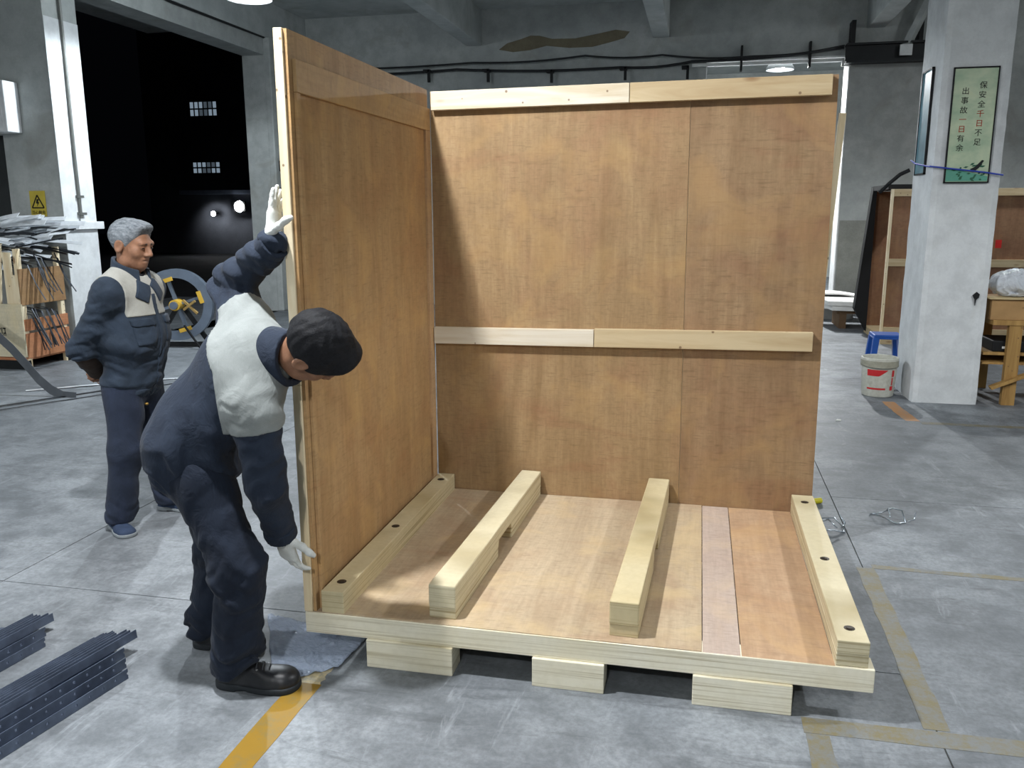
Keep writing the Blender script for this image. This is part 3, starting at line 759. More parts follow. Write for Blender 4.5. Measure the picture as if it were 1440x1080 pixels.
MB().box(-1.3,.0,.0,.06,.0,.10).build('skid', dark_m, t); MB().box(-1.3,.0,.64,.70,.0,.10).build('skid', dark_m, t)
# offcut boards standing in the bin
for x0,z0,x1,z1,w_,lab in ((-6.30,.20,-6.13,1.42,.085,'pale pine offcut leaning out of the scrap bin'),(-6.06,.2,-6.04,1.30,.10,'tan pine offcut standing upright in the scrap bin'),(-5.95,.2,-5.98,1.05,.06,'narrow pine offcut at the corner of the scrap bin')):
    tag(MB().bar((x0,by+.09,z0),(x1,by+.075,z1),w_,.02,(0,1,0)).build('wood_offcut', pine_v, bevel=.002),lab,'offcut')
# scrap metal strips: each its own bent ribbon
zinc=plain('zinc_strip', srgb(222,227,232), .3, .6, .15, vary=.2); dk=plain('dark_strip', srgb(52,56,62), .4, .5, .6, vary=.3)
def ribbon(name,pts,w_,th,m,label,group,wdir=(0,0,1),cat='metal strip'):
    pts=[Vector(p) for p in pts]; vs=[]; fs=[]; wd=Vector(wdir)
    for i,p in enumerate(pts):
        d=(pts[min(i+1,len(pts)-1)]-pts[max(i-1,0)]).normalized(); a=(wd-d*wd.dot(d)).normalized(); nn=d.cross(a)
        for u,v in ((-1,-1),(1,-1),(1,1),(-1,1)): vs.append(p+a*(w_/2*u)+nn*(th/2*v))
    for i in range(len(pts)-1):
        for k in range(4): fs.append((4*i+k,4*i+(k+1)%4,4*i+4+(k+1)%4,4*i+4+k))
    e=4*(len(pts)-1); fs+=[(3,2,1,0),(e,e+1,e+2,e+3)]
    o=MB().add(vs,fs).build(name,m); return tag(o,label,cat,group)
rnd=random.Random(11)
for k in range(78):
    bright = k%5<3
    y=by+rnd.uniform(.06,.66); x=bx+rnd.uniform(-1.15,-.55)
    z=(rnd.uniform(1.20,1.60) if bright else rnd.uniform(1.22,1.52))
    Ls=rnd.uniform(.6,1.15) if bright else rnd.uniform(.55,1.25)
    an=rnd.uniform(-.14,.34); ya=rnd.uniform(-.25,.2); drop=rnd.uniform(.02,.10) if bright else rnd.uniform(.05,.22)
    pts=[]
    for i in range(7):
        u=i/6; pts.append((x+Ls*u*math.cos(an), y+Ls*u*ya, z+Ls*u*math.sin(an)-drop*u*u))
    wd=(rnd.uniform(-.1,.1),rnd.uniform(.45,1),rnd.uniform(.35,.8)) if bright else (rnd.uniform(-.1,.1),rnd.uniform(-1,1),rnd.uniform(.3,1))
    ww=rnd.uniform(.03,.07) if bright else rnd.uniform(.014,.035)
    desc='%s %s %s'%('long' if Ls>.85 else 'short','broad' if ww>(.05 if bright else .024) else 'narrow','rising' if an>.12 else ('drooping' if an<-.04 else 'level'))
    if bright: ribbon('metal_strip',pts,ww,.003,zinc,desc+' bright galvanised strip on the scrap bin heap','bright strips on the scrap heap',wd)
    else: ribbon('metal_strip',pts,ww,.003,dk,desc+' dark strapping offcut tangled in the scrap bin heap','dark strapping in the scrap heap',wd)
for k in range(26):
    y=by+rnd.uniform(.05,.6); z=rnd.uniform(.61,.70) if k%3 else rnd.uniform(1.17,1.30)
    ribbon('metal_strip',[(bx-.1,y,z),(bx+.05,y-.02,z-.02),(bx+.16,y-.05,z-.16-.1*rnd.random()),(bx+.22+.1*rnd.random(),y-.08,z-.40)],.014,.003,dk,'dark steel strapping end hanging out of the scrap bin side','strapping ends out of the bin side',(0,1,0.2))
ribbon('steel_strap',[(-6.75,5.02,.62),(-6.45,4.80,.80),(-6.05,4.55,.80),(-5.62,4.35,.66),(-5.36,4.25,.55),(-5.13,4.18,.42),(-4.93,4.12,.28),(-4.75,4.06,.15),(-4.60,4.03,.06),(-4.45,4.0,.012),(-4.30,4.0,.006)],.09,.003,plain('grey_strap', srgb(96,100,106), .45, .5, .5),'broad grey steel strap curving down to the floor','',(.45,.1,1),'steel strap')
def floor_strap(a,b,w_,label,m=dk):
    d=Vector((b[0]-a[0],b[1]-a[1])); n=8; rr=random.Random(int(a[1]*100)); pts=[(a[0]+d.x*i/n,a[1]+d.y*i/n+rr.uniform(-.01,.01),.006+rr.uniform(0,.006)) for i in range(n+1)]
    return ribbon('steel_strap',pts,w_,.003,m,label,None,(d.y,-d.x,0),'steel strap')
floor_strap((-5.2,2.6),(-4.2,4.42),.035,'dark steel strap lying flat between scrap bin and man')
floor_strap((-4.6,3.35),(-3.7,4.9),.022,'thin dark strap lying behind the standing man')
floor_strap((-5.0,4.15),(-3.5,5.35),.05,'pale strap lying on floor towards the gate',zinc)

# strapping coil on a yellow dispenser cart
t=empty('coil_cart',(-5.12,6.95,0),.25); tag(t,'grey steel strapping coil on a yellow dispenser cart by the gate','coil cart')
coil_m=plain('coil_steel', srgb(112,124,140), .35, .5, .5); yel=plain('cart_yellow', srgb(206,166,60), .45, .4); 
ring=[(.46,-.05),(.46,.05),(.345,.05),(.345,-.05)]
o=MB().lathe(ring,48,(0,0,.56),axis='y',closed=True).build('strap_coil', coil_m, t); autosmooth(o)
for k in range(4):
    a=.30+k*PI/2
    MB().bar((.05*math.cos(a),0,.56+.05*math.sin(a)),(.34*math.cos(a),0,.56+.34*math.sin(a)),.035,.06,(0,1,0)).build('spoke', coil_m, t)
    MB().bar((.33*math.cos(a)-.08*math.sin(a),-.06,.56+.33*math.sin(a)+.08*math.cos(a)),(.33*math.cos(a)+.08*math.sin(a),-.06,.56+.33*math.sin(a)-.08*math.cos(a)),.05,.02,(0,1,0)).build('clamp_plate', yel, t)
autosmooth(MB().lathe([(.07,-.12),(.07,.08),(.03,.08),(.03,.12),(.001,.12)],20,(0,0,.56),axis='y').build('hub', yel, t))
autosmooth(MB().lathe([(.001,-.16),(.05,-.16),(.05,-.12),(.001,-.12)],14,(0,0,.56),axis='y').build('hub_cap', coil_m, t))
MB().bar((-.35,.10,.03),(0,.10,.58),.05,.05).bar((.35,.10,.03),(0,.10,.58),.05,.05).bar((-.4,.10,.03),(.4,.10,.03),.05,.05).bar((-.36,-.25,.03),(-.36,.3,.03),.05,.05).bar((.36,-.25,.03),(.36,.3,.03),.05,.05).build('stand', dark_m, t)
MB().bar((.10,-.07,.62),(.30,-.16,.46),.02,.03).bar((.10,-.07,.50),(.28,-.16,.62),.02,.03).build('tension_arm', plain('arm_brass', srgb(190,160,100), .4, .4, .4), t)
MB().bar((.10,-.10,.30),(.32,-.22,.03),.02,.02).build('pedal', black_m, t)

# ================================================================== RIGHT: BUCKET, STOOL, STORED CRATE, TABLE
t=empty('paint_bucket',(3.16,5.66,0)); tag(t,'dirty white paint bucket with red print next to the pillar','bucket')
bk=concrete('bucket_plastic', srgb(188,188,176), srgb(208,208,198), stain=srgb(160,156,140), rough=.5, scale=6, bump=.05)
bd=autosmooth(MB().lathe([(.001,.004),(.138,.004),(.142,.012),(.160,.335),(.166,.34),(.166,.365),(.158,.37),(.152,.365),(.150,.33),(.135,.03),(.001,.03)],36).build('body', bk, t))
autosmooth(MB().lathe([(.168,.285),(.168,.345),(.162,.345),(.162,.285)],36,closed=True).build('rim_band', concrete('bucket_rim', srgb(150,148,132), srgb(170,168,152), rough=.6, scale=6), t))
redp=plain('bucket_red', srgb(190,44,48), .5)
def wrap(r0,zlo,zhi,a0,a1,m,n=14,taper=0):
    vs=[];fs=[]
    for i in range(n+1):
        u=i/n; a=a0+(a1-a0)*u; zt_=zhi; zb_=zlo+(zhi-zlo)*taper*max(0,(u-.6)/.4)
        for z in (zb_,zt_):
            r=r0+.0016+(z-.012)*(.018/.323); vs.append((r*math.cos(a),r*math.sin(a),z))
    for i in range(n): fs.append((2*i,2*i+2,2*i+3,2*i+1))
    return MB().add(vs,fs).build('red_print', m, t)
wrap(.142,.205,.265,-2.45,-1.25,redp,taper=.9); wrap(.142,.075,.092,-2.45,-1.3,redp); wrap(.142,.20,.262,-.95,-.75,redp); wrap(.142,.07,.11,-1.0,-.75,redp); wrap(.142,.12,.19,-.92,-.82,redp)
autosmooth(MB().tube([(.166*math.cos(a),.166*math.sin(a),.30-.10*math.sin((a+PI)/1.0*1.0) if False else .30-.02*abs(math.sin(a))) for a in np.linspace(-PI,0,13)],.004,6).build('handle', plain('handle_wire', srgb(120,120,116), .4, .5, .7), t))

t=empty('plastic_stool',(3.36,6.46,0)); tag(t,'blue plastic stool standing behind the paint bucket','stool')
blue=plain('blue_plastic', srgb(30,84,170), .38, .45)
MB().box(-.14,.14,-.14,.14,.455,.485).box(-.145,.145,-.145,.145,.44,.458).build('seat', blue, t, bevel=.012,seg=3)
for sx in (-1,1):
    for sy in (-1,1):
        MB().prism([(-.03,-.03),(.03,-.03),(.03,.03),(-.03,.03)],'z',0,.001) if False else None
        b=MB(); top=(sx*.115,sy*.115); bot=(sx*.155,sy*.155)
        vs=[(bot[0]+i*.024,bot[1]+j*.024,0) for i,j in ((-1,-1),(1,-1),(1,1),(-1,1))]+[(top[0]+i*.030,top[1]+j*.030,.445) for i,j in ((-1,-1),(1,-1),(1,1),(-1,1))]
        b.add(vs,[(3,2,1,0),(4,5,6,7),(0,1,5,4),(1,2,6,5),(2,3,7,6),(3,0,4,7)]).build('leg', blue, t, bevel=.006)
MB().box(-.14,.14,-.148,-.138,.19,.23).box(-.14,.14,.138,.148,.19,.23).box(-.148,-.138,-.14,.14,.19,.23).box(.138,.148,-.14,.14,.19,.23).build('stretcher', blue, t)

# stored crate behind the pillar
t=empty('stored_crate',(3.80,9.0,0)); tag(t,'tall brown plywood crate stored behind the white pillar','crate')
ply_s=plywood('stored_plywood', srgb(132,98,74), srgb(156,120,92), srgb(128,84,66), 2, 17)
MB().box(.02,2.6,.0,.012,.10,1.985).build('front_panel', ply_s, t)
MB().box(2.59,2.60,.0,1.2,.10,1.985).build('side_panel', ply_s, t); MB().box(.02,2.6,1.19,1.2,.1,1.985).build('back_panel', ply_s, t)
for z0,z1,m in ((1.90,1.99,pine_y),(1.02,1.115,pine_y),(.14,.23,pine_y)): MB().box(.03,2.58,-.03,.0,z0,z1).build('batten', m, t, bevel=.002)
MB().box(.0,.03,-.03,.03,.1,1.99).build('corner_post', pine_v, t)
MB().box(.02,2.6,.0,1.2,.0,.10).build('pallet', pine_y, t)
MB().prism([(-.16,.35),(.018,.03),(.018,2.03),(-.03,2.05)],'y',1.02,1.185).build('shaded_gap_wedge', black_m, t)  # black wedge standing in for the dark gap: shade put into a shape
MB().box(-.03,.6,.04,1.185,1.99,2.05).build('top_tarpaulin', black_m, t)
MB().box(1.26,1.33,-.036,-.03,1.26,1.36).build('red_tag', plain('tag_red', srgb(200,44,40), .5), t)
# foam boards and warped sheet in front of the rear wall
wt=plain('white_foam', srgb(232,232,228), .7, .25, vary=.05)
t=empty('board_pallet',(3.42,10.45,0)); tag(t,'low dark timber pallet under white foam boards','pallet')
MB().box(.06,1.2,.05,.75,.22,.27).build('top_board', plain('old_timber', srgb(110,88,66), .8), t)
for x in (.1,.6,1.05): MB().box(x,x+.10,.05,.75,0,.22).build('block', plain('old_timber', srgb(110,88,66), .8), t)
tag(MB().prism([(3.40,10.43),(4.55,10.30),(4.60,11.15),(3.30,11.20)],'z',.272,.345).build('foam_board', wt, bevel=.004),'thick white foam board on the low pallet','foam board')
tag(MB().prism([(3.34,10.41),(4.45,10.26),(4.5,11.05),(3.25,11.15)],'z',.347,.41).build('foam_board', wt, bevel=.004),'uppermost white foam board on the low pallet','foam board')
wv=[];wf=[]
for i in range(13):
    u=i/12; x=3.05+.95*u; z=.378+.05*math.sin(u*PI)
    for y in (11.55,12.1): wv.append((x,y,z))
for i in range(12): wf.append((2*i,2*i+2,2*i+3,2*i+1))
o=MB().add(wv,wf).build('white_sheet', wt); so=o.modifiers.new('t','SOLIDIFY'); so.thickness=.02; tag(o,'thin warped white sheet on crate by the doorway','sheet')
t=empty('low_box',(3.10,11.6,0)); tag(t,'grey low box standing by the doorway jamb','box')
MB().box(0,.80,0,.5,0,.355).build('carton', plain('grey_card', srgb(120,122,120), .8), t, bevel=.006); MB().box(.0,.8,-.004,0,.17,.20).build('tape', wt, t)
t=empty('leaning_plank',(3.02,12.16,0)); tag(t,'dark bundle of planks leaning by the doorway jamb','planks')
for k in range(3): MB().bar((.02*k,0,0.02),(.14+.10*k,.32,1.15-.16*k),.09,.03,(0,1,0)).build('plank', dark_m if k!=1 else wt, t)

# work table with carton and bag
t=empty('work_table',(4.02,5.40,0)); tag(t,'rough timber work table right of the white pillar','table')
old=pine('aged_pine', srgb(176,140,84), srgb(140,106,60), 2, 6)
MB().box(.0,1.5,.0,.9,.725,.77).build('table_top', old, t, bevel=.003)
for x,y in ((.14,.01),(.14,.80),(1.35,.01),(1.35,.80)): MB().box(x,x+.11,y,y+.06,0,.725).build('leg', old, t, bevel=.003)
MB().bar((.03,-.01,.16),(.60,-.01,.42),.03,.07,(0,1,0)).build('brace', old, t, bevel=.002)
MB().box(-.04,1.5,.05,.85,.45,.475).build('shelf', old, t); MB().box(-.04,1.5,.05,.85,.365,.385).build('shelf', old, t)
MB().box(.0,.06,.83,.89,0,.725).build('leg', old, t)
t=empty('cardboard_box',(4.0,5.42,.77)); tag(t,'open brown cardboard box on the work table','box')
card=plain('cardboard', srgb(164,130,88), .8, .2, vary=.15)
MB().box(0,.62,0,.5,0,.185).build('carton', card, t, bevel=.004)
MB().box(-.03,.62,-.03,.22,.186,.192).build('flap', plain('cardboard_pale', srgb(206,184,140), .8), t)
MB().prism([(.24,.11),(.40,.10),(.46,.13),(.36,.14),(.30,.125)],'y',-.001,.002).build('stain', plain('carton_stain', srgb(84,62,44), .8), t)
t=empty('parts_tray',(4.06,5.48,.476)); tag(t,'dark tray of parts on the table shelf','tray')
MB().box(0,.5,0,.4,0,.10).build('body', black_m, t, bevel=.01); MB().box(.08,.16,-.004,0,.03,.05).build('handle', wt, t)
bagm=NT('clear_bag',.15,.6); bagm.base(srgb(226,232,240)); bagm.b.inputs['Alpha'].default_value=.85; bagm.bump(bagm.noise(bagm.coord(),18,5,.7,1.5),.9,.03)
def bag(P):
    d=ell(P,(.26,.2,.11),(.24,.18,.13))
    return np.maximum(d+folds(P,(1,.3,.5),60,.018,seed=1)+folds(P,(-.4,1,.6),85,.014,seed=4), .004-P[:,2])
t=empty('plastic_bag',(4.02,5.46,.963)); tag(t,'crumpled clear plastic bag lying on the cardboard box','bag')
sdf_object('bag', bag,(-.03,-.03,-.02),(.55,.43,.30),.009,bagm.m,t)
tag(MB().prism([(4.43,5.55),(4.6,5.52),(4.62,5.64),(4.46,5.66)],'z',.964,1.02).build('blue_label', plain('blue_label', srgb(60,110,190), .5)),'blue printed card beside the plastic bag','card') if False else None

# ================================================================== OUTSIDE THE GATE
fac=concrete('facade', srgb(62,66,74), srgb(74,78,86), rough=.9, scale=.4)
t=empty('building',(-21.5,30,0)); tag(t,'dark office building across the yard with lit windows','building')
MB().box(0,7.5,0,6,0,9.5).build('wall', fac, t)
MB().box(1.6,5.0,-.3,0,2.45,2.62).build('canopy', plain('canopy_blue', srgb(110,120,140), .7), t)
wm=emit('lit_window_glow', (.50,.64,.78,1), .32); wd=emit('dim_window_glow', (.42,.54,.66,1), .10)
def window(x0,x1,z0,z1,nx,nz,skip=()):
    o=MB().box(x0-.05,x1+.05,-.03,.02,z0-.05,z1+.05).build('window', plain('window_frame_dark', srgb(30,32,36), .6), t)
    for i in range(nx):
        for j in range(nz):
            a=(x1-x0)/nx; b=(z1-z0)/nz; rr=(i*7+j*13)%5
            MB().box(x0+a*i+.035,x0+a*(i+1)-.035,-.045,-.03,z0+b*j+.03,z0+b*(j+1)-.03).build('pane', wd if rr in (1,4) else wm, o)
window(2.2,3.45,5.58,6.18,6,2); window(2.15,3.42,3.30,3.78,6,2)
def flood(loc,r,label,watts,s):
    t=empty('floodlight',loc); tag(t,label,'floodlight')
    MB().box(-r,r,.03,.12,-r*.8,r*.8).build('housing', black_m, t, bevel=.02)
    autosmooth(MB().lathe([(.001,.0),(r*.75,.0),(r*.85,.05),(r*.5,.06)],20,axis='y').build('lens', emit('flood_glow_%d'%s,(.95,.98,1,1),s), t))
    MB().bar((0,.1,0),(0,.35,-.0),.06,.06).build('bracket', black_m, t)
    ld=bpy.data.lights.new('flood','SPOT'); ld.energy=watts; ld.spot_size=2.4; ld.spot_blend=.4; ld.shadow_soft_size=.15
    lo=bpy.data.objects.new('flood',ld); C.objects.link(lo); lo.parent=t; lo.location=(0,-.05,0); lo.rotation_euler=(PI/2*.75,0,0)
flood((-17.15,29.6,1.95),.27,'large glaring floodlight on the building across the yard',160,40)
flood((-18.35,29.6,1.66),.13,'small glaring floodlight on the building across the yard',60,30)
# ================================================================== PEOPLE
skin_m = NT('skin', .55, .35)
_a = skin_m.noise(skin_m.coord(), 22, 5, .6); skin_m.base(skin_m.ramp(_a,[(.3,srgb(120,85,65)),(.7,srgb(152,112,88))])); skin_m.b.inputs['Subsurface Weight'].default_value=.08
skin_m.b.inputs['Subsurface Radius'].default_value=(.02,.008,.004)
skin_m = skin_m.m
navy   = cloth('jacket_navy', srgb(42,51,66), srgb(28,35,48), bump=.5, scale=13)
navy2  = cloth('jacket_faded_blue', srgb(50,61,76), srgb(34,43,54), bump=.5, scale=13)
yoke_m = cloth('yoke_grey', srgb(144,149,148), srgb(124,129,128), bump=.35, scale=11)
yoke2  = cloth('yoke_grey_worn', srgb(166,166,160), srgb(146,146,140), bump=.3, scale=11)
trou_m = cloth('trousers_navy', srgb(32,40,54), srgb(22,28,40), bump=.5, scale=11)
trou2  = cloth('trousers_dark', srgb(42,50,68), srgb(30,37,50), bump=.5, scale=11)
brown_c= cloth('sleeve_cover_brown', srgb(66,54,46), srgb(46,38,34), bump=.3)
glove_m= cloth('white_cotton_glove', srgb(224,226,222), srgb(204,206,202), bump=.25, scale=60)
leather= plain('boot_leather', srgb(24,25,29), .42, .5, vary=.2, scale=18, bump=.15, bscale=60)
rubber = plain('boot_sole_rubber', srgb(40,44,48), .75, .3, vary=.15)
lace_m = plain('boot_lace', srgb(56,58,62), .8); eyelet=plain('eyelet', srgb(170,172,176), .3,.5,.8)
blue_shoe = plain('blue_canvas_shoe', srgb(48,60,82), .8, .2, vary=.2, scale=20)
grey_sole = plain('grey_sole', srgb(120,126,130), .7)
def hairmat(name,c1,c2):
    m=NT(name,.72,.25); a=m.noise(m.coord((1,.35,1)),90,4,.7); m.base(m.ramp(a,[(.3,c1),(.7,c2)])); m.bump(a,.5,.006); return m.m
hair_g = hairmat('grey_hair', srgb(70,76,82), srgb(140,146,152)); hair_b=hairmat('black_hair', srgb(10,10,13), srgb(24,25,30))
dark_eye=plain('eye_dark', srgb(26,20,18), .2, .5); brow_m=plain('eyebrow', srgb(58,50,46), .8)
shirt_m=cloth('dark_shirt', srgb(34,34,38), srgb(26,26,30))
button_m=plain('button', srgb(30,32,36), .4); brass=plain('brass_snap', srgb(150,120,60), .35,.5,.7)

def frame(fwd,upv):
    """columns: right, forward, up -> local = (P-c) @ M"""
    f=nrm(fwd); u=np.asarray(upv,np.float32); u=nrm(u-f*(u@f)); r=np.cross(f,u)
    return np.stack([r,f,u],1).astype(np.float32)
def head_d(q):
    d=ell(q,(0,-.014,.034),(.076,.096,.084))
    d=smin(d,ell(q,(0,.026,-.024),(.060,.064,.088)),.03)
    d=smin(d,ell(q,(0,.050,-.082),(.036,.036,.030)),.035)
    for s in (-1,1):
        d=smin(d,ell(q,(s*.038,.056,-.020),(.026,.024,.026)),.022)
        d=smin(d,ell(q,(s*.046,.012,-.068),(.018,.036,.026)),.03)
    d=smin(d,cap(q,(-.038,.078,.030),(.038,.078,.030),.013),.016)
    for s in (-1,1): d=smax(d,-ell(q,(s*.031,.098,.010),(.019,.014,.013)),.012)
    for s in (-1,1): d=smin(d,ell(q,(s*.031,.080,.010),(.014,.010,.010)),.008)
    d=smin(d,cap(q,(0,.086,.022),(0,.108,-.018),.008,.0125),.012)
    for s in (-1,1): d=smin(d,ell(q,(s*.013,.096,-.024),(.009,.011,.008)),.008)
    d=smin(d,cap(q,(-.019,.082,-.049),(.019,.082,-.049),.0075),.010)
    d=smin(d,cap(q,(-.015,.081,-.061),(.015,.081,-.061),.0080),.010)
    d=smax(d,-cap(q,(-.022,.091,-.0545),(.022,.091,-.0545),.0030),.006)
    for s in (-1,1):
        e=ell(q,(s*.079,-.012,-.004),(.011,.024,.034)); e=smax(e,-ell(q,(s*.090,-.008,-.002),(.008,.013,.021)),.008)
        d=smin(d,e,.008)
    return d
def hair_grey(q):
    d=ell(q,(0,-.016,.040),(.084,.106,.090))+.0025*np.sin(q[:,0]*160+np.sin(q[:,2]*90))*np.sin(q[:,1]*70)
    d=smin(d,ell(q,(.0,.052,.104),(.052,.036,.022)),.04)      # front quiff
    line=(q[:,1]-.018)*.86-(q[:,2]+.018)*.50
    d=smax(d,line,.022); d=smax(d,-.062-q[:,2]+.35*np.maximum(q[:,1]+.02,0),.012)
    for s in (-1,1): d=smax(d,-ell(q,(s*.084,-.006,-.010),(.016,.024,.032)),.006)
    return d
def hair_black(q):
    d=ell(q,(0,-.014,.042),(.094,.116,.098))+.0022*np.sin(q[:,0]*150+2*np.sin(q[:,1]*60))*np.sin(q[:,1]*90+q[:,2]*50)
    d=smin(d,ell(q,(0,.066,.080),(.074,.050,.050)),.03)
    line=(q[:,1]-.050)*.94-(q[:,2]+.0)*.30
    d=smax(d,line,.012); d=smax(d,-.072-q[:,2]+.5*np.maximum(q[:,1]+.02,0),.012)
    for s in (-1,1): d=smax(d,-ell(q,(s*.090,-.008,-.012),(.020,.022,.030)),.006)
    return d
def hand_sdf(wrist,fdir,palm,thumb_side,curl=.3,spread=.06,s=1.0,thumb_out=.7,tp=1.0):
    """returns f(P): five-fingered hand. fdir: towards fingers, palm: palm normal, thumb_side: towards the thumb"""
    f=nrm(fdir); p=np.asarray(palm,np.float32); p=nrm(p-f*(p@f)); t=np.asarray(thumb_side,np.float32); t=t-f*(t@f); t=nrm(t-p*(t@p))
    wv=np.asarray(wrist,np.float32)
    pt=lambda a,b,c: wv+s*(a*f+b*t+c*p)
    prims=[]
    prims.append(('c',pt(.0,0,0),pt(.03,.0,0),.026*s,.028*s))
    fing=[(.092,.030,.078,1.0),(.097,.010,.086,1.0),(.093,-.010,.080,1.0),(.084,-.029,.062,.9)]
    chains=[]
    for k,(a,b,Lf,rs) in enumerate(fing):
        base=pt(a,b,0); an=curl*(1+.12*k); d0=f+t*spread*(1.5-k)
        cur=base; r=.0098*s*rs; segs=[]
        ang=0
        for j,fr in enumerate((.45,.32,.23)):
            ang+=an*(.7 if j==0 else 1.0); d=nrm(d0*math.cos(ang)+p*math.sin(ang)); nx=cur+d*Lf*fr*s
            segs.append((cur,nx,r,r*.90)); cur=nx; r*=.90
        chains.append(segs)
        prims.append(('m',pt(.02,b*.75,0),base,.0155*s,.0135*s))
    tb=pt(.030,.034,.006); t1=tb+s*.040*nrm(f*(1-thumb_out*.5)+t*thumb_out+p*.25*tp); t2=t1+s*.032*nrm(f+t*thumb_out*.55+p*.45*tp*(.5+curl)); t3=t2+s*.020*nrm(f+t*thumb_out*.3+p*.7*tp*(.5+curl))
    def fn(P):
        d=None
        for kind,a,b,ra,rb in prims:
            e=cap(P,a,b,ra,rb); d=e if d is None else smin(d,e,.018*s)
        th=U(.010*s,cap(P,pt(.015,.018,.002),tb,.020*s,.016*s),cap(P,tb,t1,.0145*s,.0125*s),cap(P,t1,t2,.0122*s,.0112*s),cap(P,t2,t3,.0112*s,.0095*s))
        d=smin(d,th,.012*s)
        for segs in chains:
            e=U(.004*s,*[cap(P,a,b,ra,rb) for a,b,ra,rb in segs]); d=smin(d,e,.006*s)
        return d
    pts=np.array([wv,t3]+[c[-1][1] for c in chains]); fn.lo=pts.min(0)-.05; fn.hi=pts.max(0)+.05
    return fn
def shoe(parent,name,heel,toe,upper_m,sole_m,s=1.0,laces=True,low=False):
    """lace-up shoe from heel point to toe point on the floor"""
    heel=Vector(heel); toe=Vector(toe); Lh=(toe-heel).length; rz=math.atan2(toe.y-heel.y,toe.x-heel.x)-PI/2
    o=bpy.data.objects.new(name,None); C.objects.link(o); o.parent=parent; o.location=heel; o.rotation_euler=(0,0,rz)
    k=Lh/.30
    def plan(y):   # half width along the length
        u=np.clip(y/.30,0,1); return .036+.014*np.sin(u*PI*.9)+.010*np.exp(-((u-.72)/.18)**2)-.006*np.exp(-((u-.42)/.12)**2)
    def outline(P,grow=0):
        y=P[:,1]; hw=plan(y)+grow
        q=np.stack([P[:,0]-.006*np.sin(np.clip(y/.3,0,1)*PI),P[:,1]],1)
        a=np.abs(q[:,0])-hw
        endb=np.hypot(q[:,0],q[:,1]-.040)-(.040+grow); endf=np.hypot(q[:,0]*.92,q[:,1]-.246)-(.054+grow)
        mid=np.maximum(a,np.maximum(.040-y,y-.246))
        return np.minimum(mid,np.minimum(endb,endf))
    def upper(P0):
        P=P0/k; y=P[:,1]
        top=np.interp(y,[0,.03,.09,.13,.18,.24,.30],[.105,.112,.112,.100,.078,.062,.050] if not low else [.07,.075,.07,.068,.062,.055,.045])
        d=smax(outline(P,-.003+0*y)+np.maximum(P[:,2]-.03,0)*.28,P[:,2]-top,.03)
        if not low: d=smin(d,ell(P,(0,.238,.040),(.048,.058,.032)),.02)
        d=smax(d,.014-P[:,2],.004)
        ent=ell(P,(0,.052,.125),(.034,.046,.030)); return smax(d,-ent,.008)*k
    def sole(P0):
        P=P0/k; h=np.interp(P[:,1],[0,.09,.12,.3],[.028,.028,.022,.024])
        d=smax(outline(P,.003),np.abs(P[:,2]-h*.5)-h*.5,.006)
        arch=np.maximum(np.abs(P[:,1]-.105)-.02,P[:,2]-.006); return smax(d,-arch,.004)*k
    sdf_object('upper',upper,(-.075*k,-.02,-.01),(.075*k,.33*k,.14*k),.0055,upper_m,o)
    sdf_object('sole',sole,(-.075*k,-.02,-.012),(.075*k,.33*k,.045*k),.005,sole_m,o)
    if laces:
        for i in range(3):
            y=(.150+.022*i)*k; z=(.092-.009*i)*k
            MB().tube([(-.030*k,y-.006,z-.012),(-.012*k,y,z+.003),(.012*k,y+.004,z+.003),(.030*k,y+.008,z-.012)],.0030,6).build('lace', lace_m, o, smooth=True)
        for i in range(2):
            for sx in (-1,1): MB().lathe([(.001,-.001),(.005,-.001),(.005,.002),(.001,.003)],8,(sx*.030*k,(.160+.022*i)*k,(.078-.008*i)*k)).build('eyelet', eyelet, o)
        autosmooth(MB().tube([(.0,.10*k,.108*k),(.03*k,.105*k,.112*k),(.04*k,.12*k,.098*k),(.01*k,.115*k,.109*k),(-.03*k,.11*k,.112*k),(-.042*k,.125*k,.097*k)],.0028,6).build('lace', lace_m, o))
    return o

# ------------------------------------------------------------------ the bending worker (drawn in hall coordinates, root at his feet)
O=(-.27,-.11,0)
wk=empty('person',O); tag(wk,'worker in navy jacket with grey yoke bending at the panel in white gloves','person')
def SO(name,fn,lo,hi,vox,m,par=None,fine=None):
    return sdf_object(name,fn,lo,hi,vox,m,par or wk,fine,O)
v3=lambda *a: np.array(a,np.float32)
hipR,hipL=v3(-.275,-.205,.80),v3(-.375,-.045,.83); kneeR,kneeL=v3(-.125,-.245,.455),v3(-.345,-.005,.45); ankR,ankL=v3(-.170,-.232,.085),v3(-.425,.012,.085)
pel=v3(-.335,-.125,.83); waist=v3(-.315,-.120,.975); chest=v3(-.135,-.100,1.185); neckb=v3(-.030,-.105,1.255)
shR,shL=v3(-.040,-.215,1.075),v3(-.170,.005,1.325); elbR,elbL=v3(-.012,-.215,.785),v3(-.285,.105,1.462); wrR,wrL=v3(-.028,-.105,.570),v3(-.040,-.020,1.610)
headc=v3(.158,-.140,1.262); HM=frame((.34,.48,-.81),(.84,-.22,.42)); HS=1.12
axT=nrm(neckb-pel); sideT=nrm(shR-shL); sideT=nrm(sideT-axT*(sideT@axT)); frontT=np.cross(sideT,axT)   # chest side
if frontT[2]>0: frontT=-frontT
HIPSIDE=nrm(hipR-hipL)
